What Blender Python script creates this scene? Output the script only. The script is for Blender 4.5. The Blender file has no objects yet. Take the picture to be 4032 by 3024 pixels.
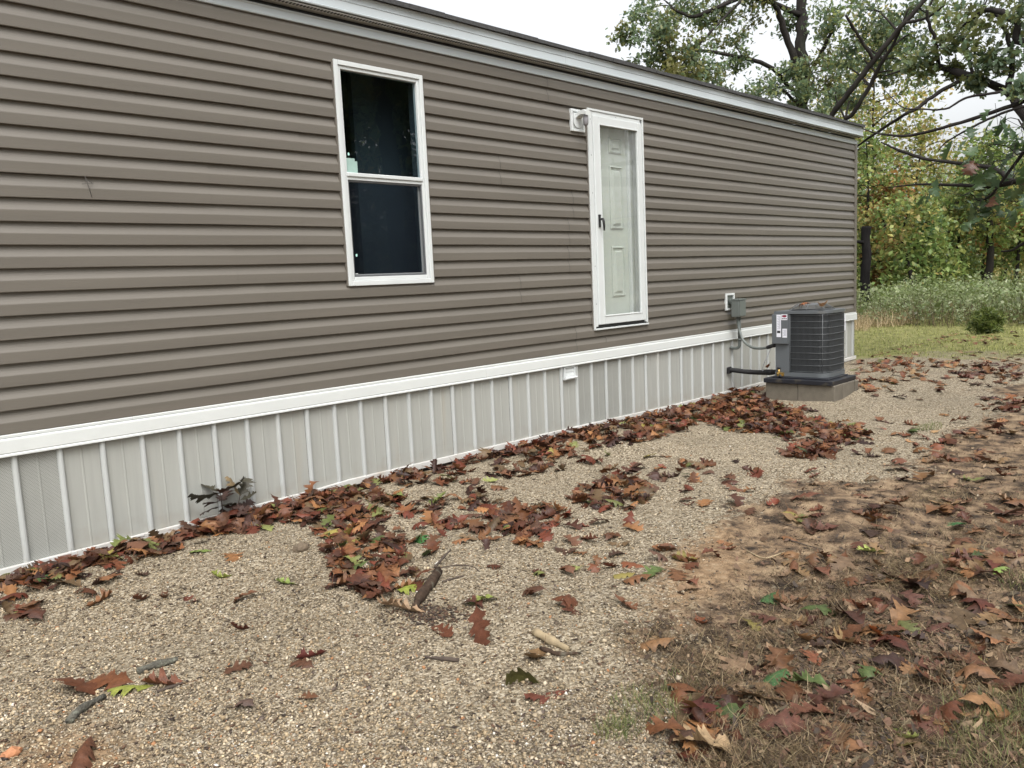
import bpy, bmesh, math, random
import numpy as np
from mathutils import Vector, Matrix
rnd = random.Random(7)
rng = np.random.default_rng(7)
SC = bpy.context.scene
COL = SC.collection
R = math.radians

# ------------------------------------------------------------------ camera
CAM = np.array([0.0, -4.5043, 1.3378])
YAW, PITCH, ROLL, FPX = R(45.0142), R(-7.1581), R(-2.6981), 3163.2
_f = np.array([math.sin(YAW)*math.cos(PITCH), math.cos(YAW)*math.cos(PITCH), math.sin(PITCH)])
_r = np.array([math.cos(YAW), -math.sin(YAW), 0.0])
_u = np.cross(_r, _f)
AX_R = math.cos(ROLL)*_r + math.sin(ROLL)*_u
AX_U = -math.sin(ROLL)*_r + math.cos(ROLL)*_u
cd = bpy.data.cameras.new('camera')
cam = bpy.data.objects.new('camera', cd)
COL.objects.link(cam)
cd.sensor_width = 36.0
cd.lens = FPX/4032*36
cd.clip_start = 0.05
cd.clip_end = 2000
cam.matrix_world = Matrix(((AX_R[0], AX_U[0], -_f[0], CAM[0]), (AX_R[1], AX_U[1], -_f[1], CAM[1]),
                           (AX_R[2], AX_U[2], -_f[2], CAM[2]), (0, 0, 0, 1)))
SC.camera = cam

# ------------------------------------------------------------------ overcast sky, soft sun, exposure
SUN_EL, SUN_AZ = 58.0, 215.0          # azimuth: clockwise from +Y
w = bpy.data.worlds.new('World'); SC.world = w; w.use_nodes = True
nt = w.node_tree; nt.nodes.clear()
out = nt.nodes.new('ShaderNodeOutputWorld'); bg = nt.nodes.new('ShaderNodeBackground')
sky = nt.nodes.new('ShaderNodeTexSky'); sky.sky_type = 'NISHITA'; sky.sun_disc = False
sky.sun_elevation = R(SUN_EL); sky.sun_rotation = R(SUN_AZ); sky.dust_density = 6.0; sky.air_density = 1.2
hs = nt.nodes.new('ShaderNodeHueSaturation'); hs.inputs['Saturation'].default_value = 0.16
hs.inputs['Value'].default_value = 1.12
bg.inputs['Strength'].default_value = 0.15
nt.links.new(sky.outputs[0], hs.inputs['Color']); nt.links.new(hs.outputs[0], bg.inputs['Color'])
nt.links.new(bg.outputs[0], out.inputs['Surface'])
sd = bpy.data.lights.new('sun', 'SUN'); sd.energy = 0.5; sd.angle = R(40); sd.color = (1.0, 0.975, 0.94)
sun = bpy.data.objects.new('sun', sd); COL.objects.link(sun)
sv = Vector((math.sin(R(SUN_AZ))*math.cos(R(SUN_EL)), math.cos(R(SUN_AZ))*math.cos(R(SUN_EL)), math.sin(R(SUN_EL))))
sun.rotation_euler = sv.to_track_quat('Z', 'Y').to_euler()
SC.view_settings.view_transform = 'Standard'; SC.view_settings.look = 'None'
SC.view_settings.exposure = 1.0; SC.view_settings.gamma = 1.0; SC.view_settings.use_curve_mapping = False
SC.cycles.use_denoising = True
SC.cycles.max_bounces = 8; SC.cycles.transparent_max_bounces = 12

# ------------------------------------------------------------------ helpers
def tag(o, label=None, cat=None, group=None, kind=None):
    if label: o['label'] = label
    if cat: o['category'] = cat
    if group: o['group'] = group
    if kind: o['kind'] = kind
    return o
def empty(name, loc=(0, 0, 0), rz=0.0):
    o = bpy.data.objects.new(name, None); COL.objects.link(o)
    o.location = loc; o.rotation_euler = (0, 0, rz); o.empty_display_size = 0.1
    return o
def link(name, me, m=None, parent=None):
    o = bpy.data.objects.new(name, me); COL.objects.link(o)
    if m is not None and not me.materials: me.materials.append(m)
    if parent is not None: o.parent = parent
    return o
def mesh_np(name, V, F, col=None, smooth=False):
    V = np.asarray(V, np.float32); F = np.asarray(F, np.int32)
    me = bpy.data.meshes.new(name); n, k = F.shape
    me.vertices.add(len(V)); me.vertices.foreach_set('co', V.ravel())
    me.loops.add(n*k); me.loops.foreach_set('vertex_index', F.ravel())
    me.polygons.add(n); me.polygons.foreach_set('loop_start', np.arange(0, n*k, k, dtype=np.int32))
    me.update(calc_edges=True)
    if col is not None:
        ca = me.color_attributes.new('col', 'FLOAT_COLOR', 'POINT')
        c4 = np.ones((len(V), 4), np.float32); c4[:, :3] = col
        ca.data.foreach_set('color', c4.ravel())
    if smooth: me.polygons.foreach_set('use_smooth', np.ones(n, bool))
    me.validate()
    return me
class MB:
    """collects shapes into one mesh"""
    def __init__(s): s.V = []; s.F = []; s.sm = []
    def add(s, V, F, smooth=False):
        b = len(s.V); s.V += [tuple(v) for v in V]
        for f in F: s.F.append(tuple(b+i for i in f)); s.sm.append(smooth)
        return s
    def box(s, x0, x1, y0, y1, z0, z1, bev=0.0):
        if bev <= 0:
            V = [(x, y, z) for x in (x0, x1) for y in (y0, y1) for z in (z0, z1)]
            F = [(0, 1, 3, 2), (4, 6, 7, 5), (0, 4, 5, 1), (2, 3, 7, 6), (0, 2, 6, 4), (1, 5, 7, 3)]
            return s.add(V, F)
        bm = bmesh.new(); bmesh.ops.create_cube(bm, size=1)
        for v in bm.verts:
            v.co = Vector(((x0+x1)/2+v.co.x*(x1-x0), (y0+y1)/2+v.co.y*(y1-y0), (z0+z1)/2+v.co.z*(z1-z0)))
        bmesh.ops.bevel(bm, geom=bm.edges[:], offset=bev, segments=2, affect='EDGES', profile=0.5)
        bm.verts.index_update()
        s.add([v.co[:] for v in bm.verts], [[v.index for v in f.verts] for f in bm.faces]); bm.free()
        return s
    def tube(s, pts, rad, n=8, cap=True):
        pts = [np.array(p, float) for p in pts]; m = len(pts)
        rad = [rad]*m if isinstance(rad, (int, float)) else rad
        V = []; nrm = None
        for i, p in enumerate(pts):
            t = pts[min(i+1, m-1)]-pts[max(i-1, 0)]; t = t/(np.linalg.norm(t)+1e-12)
            if nrm is None:
                a = np.array([0, 0, 1.0]) if abs(t[2]) < .9 else np.array([1.0, 0, 0]); nrm = np.cross(t, a)
            nrm = nrm-t*(nrm@t); nrm /= np.linalg.norm(nrm)+1e-12; bn = np.cross(t, nrm)
            for k in range(n):
                a = 2*math.pi*k/n; V.append(p+rad[i]*(math.cos(a)*nrm+math.sin(a)*bn))
        F = [(i*n+k, i*n+(k+1) % n, (i+1)*n+(k+1) % n, (i+1)*n+k) for i in range(m-1) for k in range(n)]
        if cap: F += [tuple(range(n))[::-1], tuple(range((m-1)*n, m*n))]
        return s.add(V, F, True)
    def extrude(s, prof, axis_pts, closed=False):
        """prof: list of (y,z); swept along x through axis_pts [(x, dz)]"""
        n = len(prof); V = [(x, y, z+dz) for x, dz in axis_pts for y, z in prof]
        F = []
        for i in range(len(axis_pts)-1):
            for k in range(n if closed else n-1):
                k2 = (k+1) % n; F.append((i*n+k, (i+1)*n+k, (i+1)*n+k2, i*n+k2))
        if closed:
            F.append(tuple(range(n))); F.append(tuple(range((len(axis_pts)-1)*n, len(axis_pts)*n))[::-1])
        return s.add(V, F)
    def mesh(s, name):
        me = bpy.data.meshes.new(name); me.from_pydata(s.V, [], s.F)
        if any(s.sm): me.polygons.foreach_set('use_smooth', s.sm)
        me.update(); return me
    def build(s, name, m, parent=None): return link(name, s.mesh(name), m, parent)

def N(nt, t, **kw):
    n = nt.nodes.new(t)
    for k, v in kw.items(): setattr(n, k, v)
    return n
def mat(name, base, rough=0.6, var=0.0, scale=8.0, bump=0.0, bscale=200.0, stretch=(1, 1, 1), spec=0.5, metal=0.0,
        attr=False, objcol=False, coat=0.0, transl=0.0, dirt=None, sss=None):
    m = bpy.data.materials.new(name); m.use_nodes = True; nt = m.node_tree; L = nt.links
    b = nt.nodes['Principled BSDF']; b.inputs['Roughness'].default_value = rough
    b.inputs['Specular IOR Level'].default_value = spec; b.inputs['Metallic'].default_value = metal
    b.inputs['Coat Weight'].default_value = coat
    tc = N(nt, 'ShaderNodeTexCoord'); mp = N(nt, 'ShaderNodeMapping'); mp.inputs['Scale'].default_value = stretch
    L.new(tc.outputs['Object'], mp.inputs['Vector'])
    if attr:
        a = N(nt, 'ShaderNodeVertexColor', layer_name='col'); src = a.outputs['Color']
    elif objcol:
        a = N(nt, 'ShaderNodeObjectInfo'); src = a.outputs['Color']
    else:
        a = N(nt, 'ShaderNodeRGB'); a.outputs[0].default_value = (*base, 1); src = a.outputs[0]
    if var > 0:
        nz = N(nt, 'ShaderNodeTexNoise'); nz.inputs['Scale'].default_value = scale; nz.inputs['Detail'].default_value = 6
        L.new(mp.outputs[0], nz.inputs['Vector'])
        mr = N(nt, 'ShaderNodeMapRange'); mr.inputs['From Min'].default_value = .25; mr.inputs['From Max'].default_value = .75
        mr.inputs['To Min'].default_value = 1-var; mr.inputs['To Max'].default_value = 1+var
        L.new(nz.outputs['Fac'], mr.inputs['Value'])
        mx = N(nt, 'ShaderNodeVectorMath', operation='SCALE'); L.new(src, mx.inputs[0]); L.new(mr.outputs[0], mx.inputs['Scale'])
        src = mx.outputs[0]
    if dirt:
        dcol, dsc, lo, hi = dirt
        nz = N(nt, 'ShaderNodeTexNoise'); nz.inputs['Scale'].default_value = dsc; nz.inputs['Detail'].default_value = 8
        L.new(mp.outputs[0], nz.inputs['Vector'])
        mr = N(nt, 'ShaderNodeMapRange'); mr.inputs['From Min'].default_value = lo; mr.inputs['From Max'].default_value = hi
        L.new(nz.outputs['Fac'], mr.inputs['Value'])
        mx = N(nt, 'ShaderNodeMix', data_type='RGBA'); L.new(mr.outputs[0], mx.inputs['Factor'])
        L.new(src, mx.inputs['A']); mx.inputs['B'].default_value = (*dcol, 1); src = mx.outputs['Result']
    L.new(src, b.inputs['Base Color'])
    if bump > 0:
        nz = N(nt, 'ShaderNodeTexNoise'); nz.inputs['Scale'].default_value = bscale; nz.inputs['Detail'].default_value = 4
        L.new(mp.outputs[0], nz.inputs['Vector'])
        bp = N(nt, 'ShaderNodeBump'); bp.inputs['Strength'].default_value = bump; bp.inputs['Distance'].default_value = 0.01
        L.new(nz.outputs['Fac'], bp.inputs['Height']); L.new(bp.outputs[0], b.inputs['Normal'])
    if transl > 0:
        t = N(nt, 'ShaderNodeBsdfTranslucent'); L.new(src, t.inputs['Color'])
        ms = N(nt, 'ShaderNodeMixShader'); ms.inputs[0].default_value = transl
        o = nt.nodes['Material Output']; L.new(b.outputs[0], ms.inputs[1]); L.new(t.outputs[0], ms.inputs[2]); L.new(ms.outputs[0], o.inputs['Surface'])
    return m
def glass(name, tint, refl=1.0, film=0.0):
    m = bpy.data.materials.new(name); m.use_nodes = True; nt = m.node_tree; nt.nodes.clear(); L = nt.links
    o = N(nt, 'ShaderNodeOutputMaterial'); tr = N(nt, 'ShaderNodeBsdfTransparent'); tr.inputs[0].default_value = (*tint, 1)
    gl = N(nt, 'ShaderNodeBsdfGlossy'); gl.inputs['Roughness'].default_value = 0.0; gl.inputs['Color'].default_value = (refl, refl, refl, 1)
    ge = N(nt, 'ShaderNodeNewGeometry'); dt = N(nt, 'ShaderNodeVectorMath', operation='DOT_PRODUCT'); L.new(ge.outputs['Normal'], dt.inputs[0]); L.new(ge.outputs['Incoming'], dt.inputs[1])
    ab = N(nt, 'ShaderNodeMath', operation='ABSOLUTE'); L.new(dt.outputs['Value'], ab.inputs[0])
    om = N(nt, 'ShaderNodeMath', operation='SUBTRACT'); om.inputs[0].default_value = 1.0; L.new(ab.outputs[0], om.inputs[1])
    pw = N(nt, 'ShaderNodeMath', operation='POWER'); pw.inputs[1].default_value = 5; L.new(om.outputs[0], pw.inputs[0])
    fr = N(nt, 'ShaderNodeMath', operation='MULTIPLY_ADD'); fr.inputs[1].default_value = .95; fr.inputs[2].default_value = .042; L.new(pw.outputs[0], fr.inputs[0])
    nz = N(nt, 'ShaderNodeTexNoise'); nz.inputs['Scale'].default_value = 2.0
    tc = N(nt, 'ShaderNodeTexCoord'); L.new(tc.outputs['Object'], nz.inputs['Vector'])
    bp = N(nt, 'ShaderNodeBump'); bp.inputs['Strength'].default_value = .03; bp.inputs['Distance'].default_value = .02
    L.new(nz.outputs['Fac'], bp.inputs['Height']); L.new(bp.outputs[0], gl.inputs['Normal'])
    a = N(nt, 'ShaderNodeMath', operation='MULTIPLY'); a.inputs[1].default_value = 1.7; L.new(fr.outputs[0], a.inputs[0])
    ms = N(nt, 'ShaderNodeMixShader'); L.new(a.outputs[0], ms.inputs[0]); L.new(tr.outputs[0], ms.inputs[1]); L.new(gl.outputs[0], ms.inputs[2])
    src = ms.outputs[0]
    if film > 0:      # dusty film on the pane
        df = N(nt, 'ShaderNodeBsdfDiffuse'); df.inputs[0].default_value = (.62, .64, .62, 1)
        n2 = N(nt, 'ShaderNodeTexNoise'); n2.inputs['Scale'].default_value = 5; n2.inputs['Detail'].default_value = 8
        mp = N(nt, 'ShaderNodeMapping'); mp.inputs['Scale'].default_value = (1, 1, .45); L.new(tc.outputs['Object'], mp.inputs[0]); L.new(mp.outputs[0], n2.inputs['Vector'])
        mr = N(nt, 'ShaderNodeMapRange'); mr.inputs['From Min'].default_value = .35; mr.inputs['From Max'].default_value = .8
        mr.inputs['To Min'].default_value = film*.6; mr.inputs['To Max'].default_value = film*1.5; L.new(n2.outputs['Fac'], mr.inputs['Value'])
        m2 = N(nt, 'ShaderNodeMixShader'); L.new(mr.outputs[0], m2.inputs[0]); L.new(src, m2.inputs[1]); L.new(df.outputs[0], m2.inputs[2]); src = m2.outputs[0]
    L.new(src, o.inputs['Surface'])
    return m

def vnoise(x, y, s, seed=0):
    """smooth value noise in numpy, about -1..1"""
    x = np.asarray(x, float)*s; y = np.asarray(y, float)*s
    xi = np.floor(x).astype(np.int64); yi = np.floor(y).astype(np.int64); fx = x-xi; fy = y-yi
    fx = fx*fx*(3-2*fx); fy = fy*fy*(3-2*fy)
    def h(a, b):
        n = (a*374761393+b*668265263+seed*1442695041) & 0x7fffffff
        n = ((n ^ (n >> 13))*1274126177) & 0x7fffffff
        return ((n ^ (n >> 16)) & 0xffff)/32767.5-1
    return (h(xi, yi)*(1-fx)+h(xi+1, yi)*fx)*(1-fy)+(h(xi, yi+1)*(1-fx)+h(xi+1, yi+1)*fx)*fy
def sstep(a, b, x):
    t = np.clip((np.asarray(x, float)-a)/(b-a), 0, 1); return t*t*(3-2*t)

# ------------------------------------------------------------------ the lie of the land
def ground_h(x, y):
    x = np.asarray(x, float); y = np.asarray(y, float)
    g = np.interp(x, [-10, .9, 2.9, 5.3, 6.5, 7.5, 8.8, 11.2, 13, 17, 40, 400], [.02, .022, .035, .03, .012, .012, .03, .07, .09, .13, .5, 3.0])
    far = sstep(0.2, 1.6, -y)
    yard = np.interp(x, [-10, 6, 8, 11.2, 13, 17, 40, 400], [.0, .0, .02, .06, .09, .13, .5, 3.0])
    h = g*(1-far)+yard*far-.017*(1-sstep(.05, .35, -y))
    near = sstep(0.0, .35, -y)*(1-sstep(30, 60, x))
    h = h+near*(.026*vnoise(x, y, .9, 1)+.022*vnoise(x, y, 2.3, 2)+.010*vnoise(x, y, 6, 3)+.004*vnoise(x, y, 17, 4))
    h = h+.05*np.exp(-(((x-8.5)/.55)**2+((y+1.25)/.35)**2))+.05*np.exp(-(((x-9.6)/1.1)**2+((y+1.3)/.5)**2))   # gravel banked up past the blocks
    h = h+.05*np.exp(-(((x-3.6)/.28)**2+((y+3.38)/.22)**2))        # thatch mound
    return h
def ray_dir(px, py):
    return _f+AX_R*(px-2016)/FPX-AX_U*(py-1512)/FPX
def ground_at(px, py):
    """the point of the ground behind a spot of the photograph (used to survey the layout)"""
    v = ray_dir(px, py); z = 0.02
    for _ in range(6):
        t = (z-CAM[2])/v[2]; p = CAM+t*v; z = float(ground_h(p[0], p[1]))
    return np.array([p[0], p[1], z])
def at_depth(px, py, d): return CAM+ray_dir(px, py)*d

def zone_masks(x, y):
    """thatch, red soil, lawn weights from 0 to 1"""
    n = vnoise(x, y, 1.3, 11)*.35+vnoise(x, y, 4, 12)*.18+vnoise(x, y, 11, 13)*.08
    edge = np.interp(x, [0, 1.6, 2.4, 3.3, 4.2, 6.1, 8.3, 10.5, 12.5], [-3.6, -3.22, -2.95, -2.72, -2.62, -2.45, -2.7, -2.6, -2.4])
    th = sstep(-.30, .42, (edge-y)+n*1.5)
    red = np.exp(-(((x-3.35)/.75)**2+((y+2.62)/.32)**2))*1.3+np.exp(-(((x-4.5)/.5)**2+((y+2.8)/.25)**2))*.8+np.exp(-(((x-.55)/.3)**2+((y+2.0)/.35)**2))*.9
    red = np.clip(red+n*.7, 0, 1)*np.clip(red*2.2, 0, 1)
    lawn = sstep(-.4, .5, x-(11.5-.42*np.minimum(y, 0)*.6)+n*1.2)
    return th, red, lawn

# ================================================================== THE SETTING
xs = np.unique(np.concatenate([np.linspace(-1.0, 9, 330), np.linspace(9, 18, 120), np.geomspace(.4, 380, 34)+18, -1-np.geomspace(.1, 380, 34)]))
ys = np.unique(np.concatenate([np.linspace(-5, .4, 190), np.geomspace(.15, 380, 34)+.4, -5-np.geomspace(.1, 380, 34)]))
XX, YY = np.meshgrid(xs, ys, indexing='ij')
ZZ = ground_h(XX, YY)
nx, ny = XX.shape
idx = np.arange(nx*ny).reshape(nx, ny)
Fq = np.stack([idx[:-1, :-1], idx[1:, :-1], idx[1:, 1:], idx[:-1, 1:]], -1).reshape(-1, 4)
th, red, lawn = zone_masks(XX, YY)
gm = mesh_np('ground', np.stack([XX, YY, ZZ], -1).reshape(-1, 3), Fq, col=np.stack([th, red, lawn], -1).reshape(-1, 3), smooth=True)

def ground_material():
    m = bpy.data.materials.new('ground_mix'); m.use_nodes = True; nt = m.node_tree; L = nt.links
    b = nt.nodes['Principled BSDF']; b.inputs['Roughness'].default_value = .85; b.inputs['Specular IOR Level'].default_value = .25
    tc = N(nt, 'ShaderNodeTexCoord'); pos = tc.outputs['Object']
    vc = N(nt, 'ShaderNodeVertexColor', layer_name='col'); sep = N(nt, 'ShaderNodeSeparateColor'); L.new(vc.outputs[0], sep.inputs[0])
    def ramp(src, stops):
        r = N(nt, 'ShaderNodeValToRGB'); e = r.color_ramp.elements
        while len(e) < len(stops): e.new(.5)
        for el, (p, c) in zip(e, stops): el.position = p; el.color = (*c, 1)
        L.new(src, r.inputs[0]); return r.outputs[0]
    def noise(s, d=6):
        n = N(nt, 'ShaderNodeTexNoise'); n.inputs['Scale'].default_value = s; n.inputs['Detail'].default_value = d; L.new(pos, n.inputs['Vector']); return n.outputs['Fac']
    def mix(f, a, b_):
        x = N(nt, 'ShaderNodeMix', data_type='RGBA'); L.new(f, x.inputs['Factor']); L.new(a, x.inputs['A']); L.new(b_, x.inputs['B']); return x.outputs['Result']
    v = N(nt, 'ShaderNodeTexVoronoi'); v.inputs['Scale'].default_value = 105; L.new(pos, v.inputs['Vector'])
    sv_ = N(nt, 'ShaderNodeSeparateColor'); L.new(v.outputs['Color'], sv_.inputs[0])
    gravel = ramp(sv_.outputs[0], [(0, (.06, .047, .032)), (.25, (.145, .118, .082)), (.6, (.235, .197, .14)), (.85, (.31, .27, .20)), (1, (.38, .34, .27))])
    big = ramp(noise(1.1), [(.3, (.86, .84, .80)), (.7, (1.08, 1.06, 1.03))])
    gx = N(nt, 'ShaderNodeMix', data_type='RGBA', blend_type='MULTIPLY'); gx.inputs['Factor'].default_value = 1; L.new(gravel, gx.inputs['A']); L.new(big, gx.inputs['B'])
    redc = ramp(noise(22, 10), [(.3, (.11, .07, .040)), (.5, (.195, .128, .072)), (.75, (.29, .21, .13))])
    thc = ramp(noise(9, 14), [(.34, (.022, .015, .010)), (.45, (.082, .055, .034)), (.55, (.175, .120, .073)), (.72, (.28, .205, .125))])
    lwc = ramp(noise(7, 12), [(.3, (.085, .085, .03)), (.5, (.16, .16, .052)), (.75, (.23, .21, .09))])
    def ragged(src, amt, lo, hi):
        n2 = N(nt, 'ShaderNodeMath', operation='MULTIPLY_ADD'); n2.inputs[1].default_value = amt; n2.inputs[2].default_value = -amt*.5; L.new(noise(28, 10), n2.inputs[0])
        ad = N(nt, 'ShaderNodeMath', operation='ADD'); L.new(src, ad.inputs[0]); L.new(n2.outputs[0], ad.inputs[1])
        mr = N(nt, 'ShaderNodeMapRange'); mr.inputs['From Min'].default_value = lo; mr.inputs['From Max'].default_value = hi; L.new(ad.outputs[0], mr.inputs['Value']); return mr.outputs[0]
    c = mix(ragged(sep.outputs[1], 1.3, .30, .75), gx.outputs['Result'], redc); c = mix(ragged(sep.outputs[0], 1.9, .30, .70), c, thc); c = mix(sep.outputs[2], c, lwc)
    L.new(c, b.inputs['Base Color'])
    bp = N(nt, 'ShaderNodeBump'); bp.inputs['Strength'].default_value = .9; bp.inputs['Distance'].default_value = .006; bp.invert = True
    L.new(v.outputs['Distance'], bp.inputs['Height'])
    bp2 = N(nt, 'ShaderNodeBump'); bp2.inputs['Strength'].default_value = .6; bp2.inputs['Distance'].default_value = .02
    L.new(noise(40, 8), bp2.inputs['Height']); L.new(bp.outputs[0], bp2.inputs['Normal']); L.new(bp2.outputs[0], b.inputs['Normal'])
    return m
tag(link('ground', gm, ground_material()), 'gravel and bare soil yard beside the house running back to lawn', 'ground', kind='structure')

# ================================================================== MATERIALS
M = {}
M['siding'] = mat('siding_vinyl', (.127, .1145, .0965), .40, var=.09, scale=2.2, bump=.10, bscale=60, stretch=(.35, 6, 6), spec=.4, dirt=((.15, .13, .11), 1.7, .62, .95))
M['white'] = mat('white_vinyl', (.56, .58, .565), .38, var=.03, scale=5, bump=.03, bscale=90, spec=.5)
M['frame'] = mat('white_frame', (.55, .575, .57), .35, var=.03, scale=6, spec=.5)
M['fascia'] = mat('fascia_metal', (.43, .47, .485), .4, var=.04, scale=4, stretch=(.3, 1, 1), bump=.05, bscale=8)
M['skirt'] = mat('skirting_vinyl', (.325, .33, .305), .36, var=.06, scale=9, stretch=(3.5, 1, .25), bump=.05, bscale=30, dirt=((.36, .33, .27), 2.6, .6, .95))
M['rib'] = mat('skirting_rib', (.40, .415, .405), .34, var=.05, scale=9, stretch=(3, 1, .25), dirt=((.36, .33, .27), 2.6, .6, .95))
M['rail'] = mat('rail_vinyl', (.55, .55, .53), .4, var=.05, scale=7, dirt=((.33, .27, .2), 6, .55, .9))
M['doorwhite'] = mat('steel_door', (.46, .49, .45), .45, var=.03, scale=4, bump=.04, bscale=80)
M['dark'] = mat('dark_rubber', (.015, .015, .016), .6, var=.2)
M['black'] = mat('black_plastic', (.012, .013, .018), .45, var=.15, scale=20, bump=.05, bscale=80, dirt=((.09, .075, .05), 9, .6, .8))
M['shingle'] = mat('shingle', (.055, .055, .055), .95, var=.35, scale=60, bump=.6, bscale=300)
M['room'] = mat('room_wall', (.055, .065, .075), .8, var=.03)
M['acgrey'] = mat('painted_steel_grey', (.098, .108, .115), .42, var=.05, scale=5, bump=.03, bscale=90, dirt=((.16, .14, .11), 3, .62, .9))
M['acdark'] = mat('coil_fins', (.022, .025, .028), .5, var=.25, scale=40, stretch=(1, 1, .2))
M['wire'] = mat('coated_wire', (.105, .113, .118), .4, var=.05)
M['wirefine'] = mat('fine_wire', (.06, .065, .068), .45, var=.1)
M['label'] = mat('paper_label', (.68, .69, .74), .5, var=.04, scale=30)
M['labeltext'] = mat('label_print', (.30, .31, .36), .6, var=.2, scale=90)
M['labelblack'] = mat('label_black', (.02, .02, .022), .5, var=.1)
M['labelred'] = mat('label_red', (.20, .012, .035), .5, var=.1)
M['concrete'] = mat('concrete_block', (.135, .118, .092), .95, var=.18, scale=14, bump=.5, bscale=140, dirt=((.075, .06, .045), 3.5, .5, .85))
M['pvcgrey'] = mat('grey_pvc', (.115, .13, .12), .45, var=.06, scale=12)
M['foam'] = mat('foam_sleeve', (.008, .008, .009), .75, var=.2, bump=.2, bscale=120)
M['brass'] = mat('brass', (.45, .30, .10), .35, metal=.9, var=.15, scale=40)
M['glasspane'] = glass('window_glass', (.55, .66, .70))
M['doorglass'] = glass('storm_glass', (.93, .95, .94), film=.12)
M['screen'] = mat('screen_mesh', (.010, .013, .018), .9, var=.1, spec=0.0)
def splash(m, col, z0, z1):
    """mud thrown up by rain on the lowest part"""
    nt = m.node_tree; L = nt.links; b = nt.nodes['Principled BSDF']; src = b.inputs['Base Color'].links[0].from_socket
    tc = N(nt, 'ShaderNodeTexCoord'); sp = N(nt, 'ShaderNodeSeparateXYZ'); L.new(tc.outputs['Object'], sp.inputs[0])
    nz = N(nt, 'ShaderNodeTexNoise'); nz.inputs['Scale'].default_value = 14; nz.inputs['Detail'].default_value = 10; L.new(tc.outputs['Object'], nz.inputs['Vector'])
    mr = N(nt, 'ShaderNodeMapRange'); mr.inputs['From Min'].default_value = z1; mr.inputs['From Max'].default_value = z0; mr.inputs['To Min'].default_value = -.35; mr.inputs['To Max'].default_value = .42
    L.new(sp.outputs['Z'], mr.inputs['Value'])
    ad = N(nt, 'ShaderNodeMath', operation='ADD'); L.new(mr.outputs[0], ad.inputs[0]); L.new(nz.outputs['Fac'], ad.inputs[1])
    m2 = N(nt, 'ShaderNodeMapRange'); m2.inputs['From Min'].default_value = .52; m2.inputs['From Max'].default_value = .95; m2.inputs['To Max'].default_value = .22; L.new(ad.outputs[0], m2.inputs['Value'])
    mx = N(nt, 'ShaderNodeMix', data_type='RGBA'); L.new(m2.outputs[0], mx.inputs['Factor']); L.new(src, mx.inputs['A']); mx.inputs['B'].default_value = (*col, 1); L.new(mx.outputs['Result'], b.inputs['Base Color'])
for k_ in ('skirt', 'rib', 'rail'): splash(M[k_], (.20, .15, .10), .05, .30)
def make_transparent(m, f):
    nt = m.node_tree; o = nt.nodes['Material Output']; b = nt.nodes['Principled BSDF']
    t = N(nt, 'ShaderNodeBsdfTransparent'); ms = N(nt, 'ShaderNodeMixShader'); ms.inputs[0].default_value = f
    nt.links.new(b.outputs[0], ms.inputs[1]); nt.links.new(t.outputs[0], ms.inputs[2]); nt.links.new(ms.outputs[0], o.inputs['Surface'])
make_transparent(M['screen'], .55)
def perforated(name, base, pitch, hole, frac=.3):
    m = mat(name, base, .45, var=.05, scale=9); nt = m.node_tree; L = nt.links; b = nt.nodes['Principled BSDF']
    src = b.inputs['Base Color'].links[0].from_socket
    tc = N(nt, 'ShaderNodeTexCoord'); sp = N(nt, 'ShaderNodeSeparateXYZ'); L.new(tc.outputs['Object'], sp.inputs[0])
    rows = []
    for ax in ('X', 'Z'):
        a = N(nt, 'ShaderNodeMath', operation='MULTIPLY'); a.inputs[1].default_value = 1/pitch; L.new(sp.outputs[ax], a.inputs[0])
        if ax == 'X':
            sh = N(nt, 'ShaderNodeMath', operation='MULTIPLY'); sh.inputs[1].default_value = .5/pitch; L.new(sp.outputs['Z'], sh.inputs[0])
            fl = N(nt, 'ShaderNodeMath', operation='FLOOR'); L2 = N(nt, 'ShaderNodeMath', operation='MULTIPLY'); L2.inputs[1].default_value = 1/pitch
            L.new(sp.outputs['Z'], L2.inputs[0]); L.new(L2.outputs[0], fl.inputs[0])
            hf = N(nt, 'ShaderNodeMath', operation='MULTIPLY'); hf.inputs[1].default_value = .5; L.new(fl.outputs[0], hf.inputs[0])
            ad = N(nt, 'ShaderNodeMath', operation='ADD'); L.new(a.outputs[0], ad.inputs[0]); L.new(hf.outputs[0], ad.inputs[1]); a = ad
        f = N(nt, 'ShaderNodeMath', operation='FRACT'); L.new(a.outputs[0], f.inputs[0])
        s = N(nt, 'ShaderNodeMath', operation='SUBTRACT'); s.inputs[1].default_value = .5; L.new(f.outputs[0], s.inputs[0])
        q = N(nt, 'ShaderNodeMath', operation='POWER'); q.inputs[1].default_value = 2; L.new(s.outputs[0], q.inputs[0]); rows.append(q)
    ad = N(nt, 'ShaderNodeMath', operation='ADD'); L.new(rows[0].outputs[0], ad.inputs[0]); L.new(rows[1].outputs[0], ad.inputs[1])
    lt = N(nt, 'ShaderNodeMath', operation='LESS_THAN'); lt.inputs[1].default_value = frac**2; L.new(ad.outputs[0], lt.inputs[0])
    mx = N(nt, 'ShaderNodeMix', data_type='RGBA'); L.new(lt.outputs[0], mx.inputs['Factor']); L.new(src, mx.inputs['A']); mx.inputs['B'].default_value = (*hole, 1)
    L.new(mx.outputs['Result'], b.inputs['Base Color'])
    return m
M['skirtvent'] = perforated('vented_skirting', (.325, .33, .305), .0068, (.11, .115, .105), .30)

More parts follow.
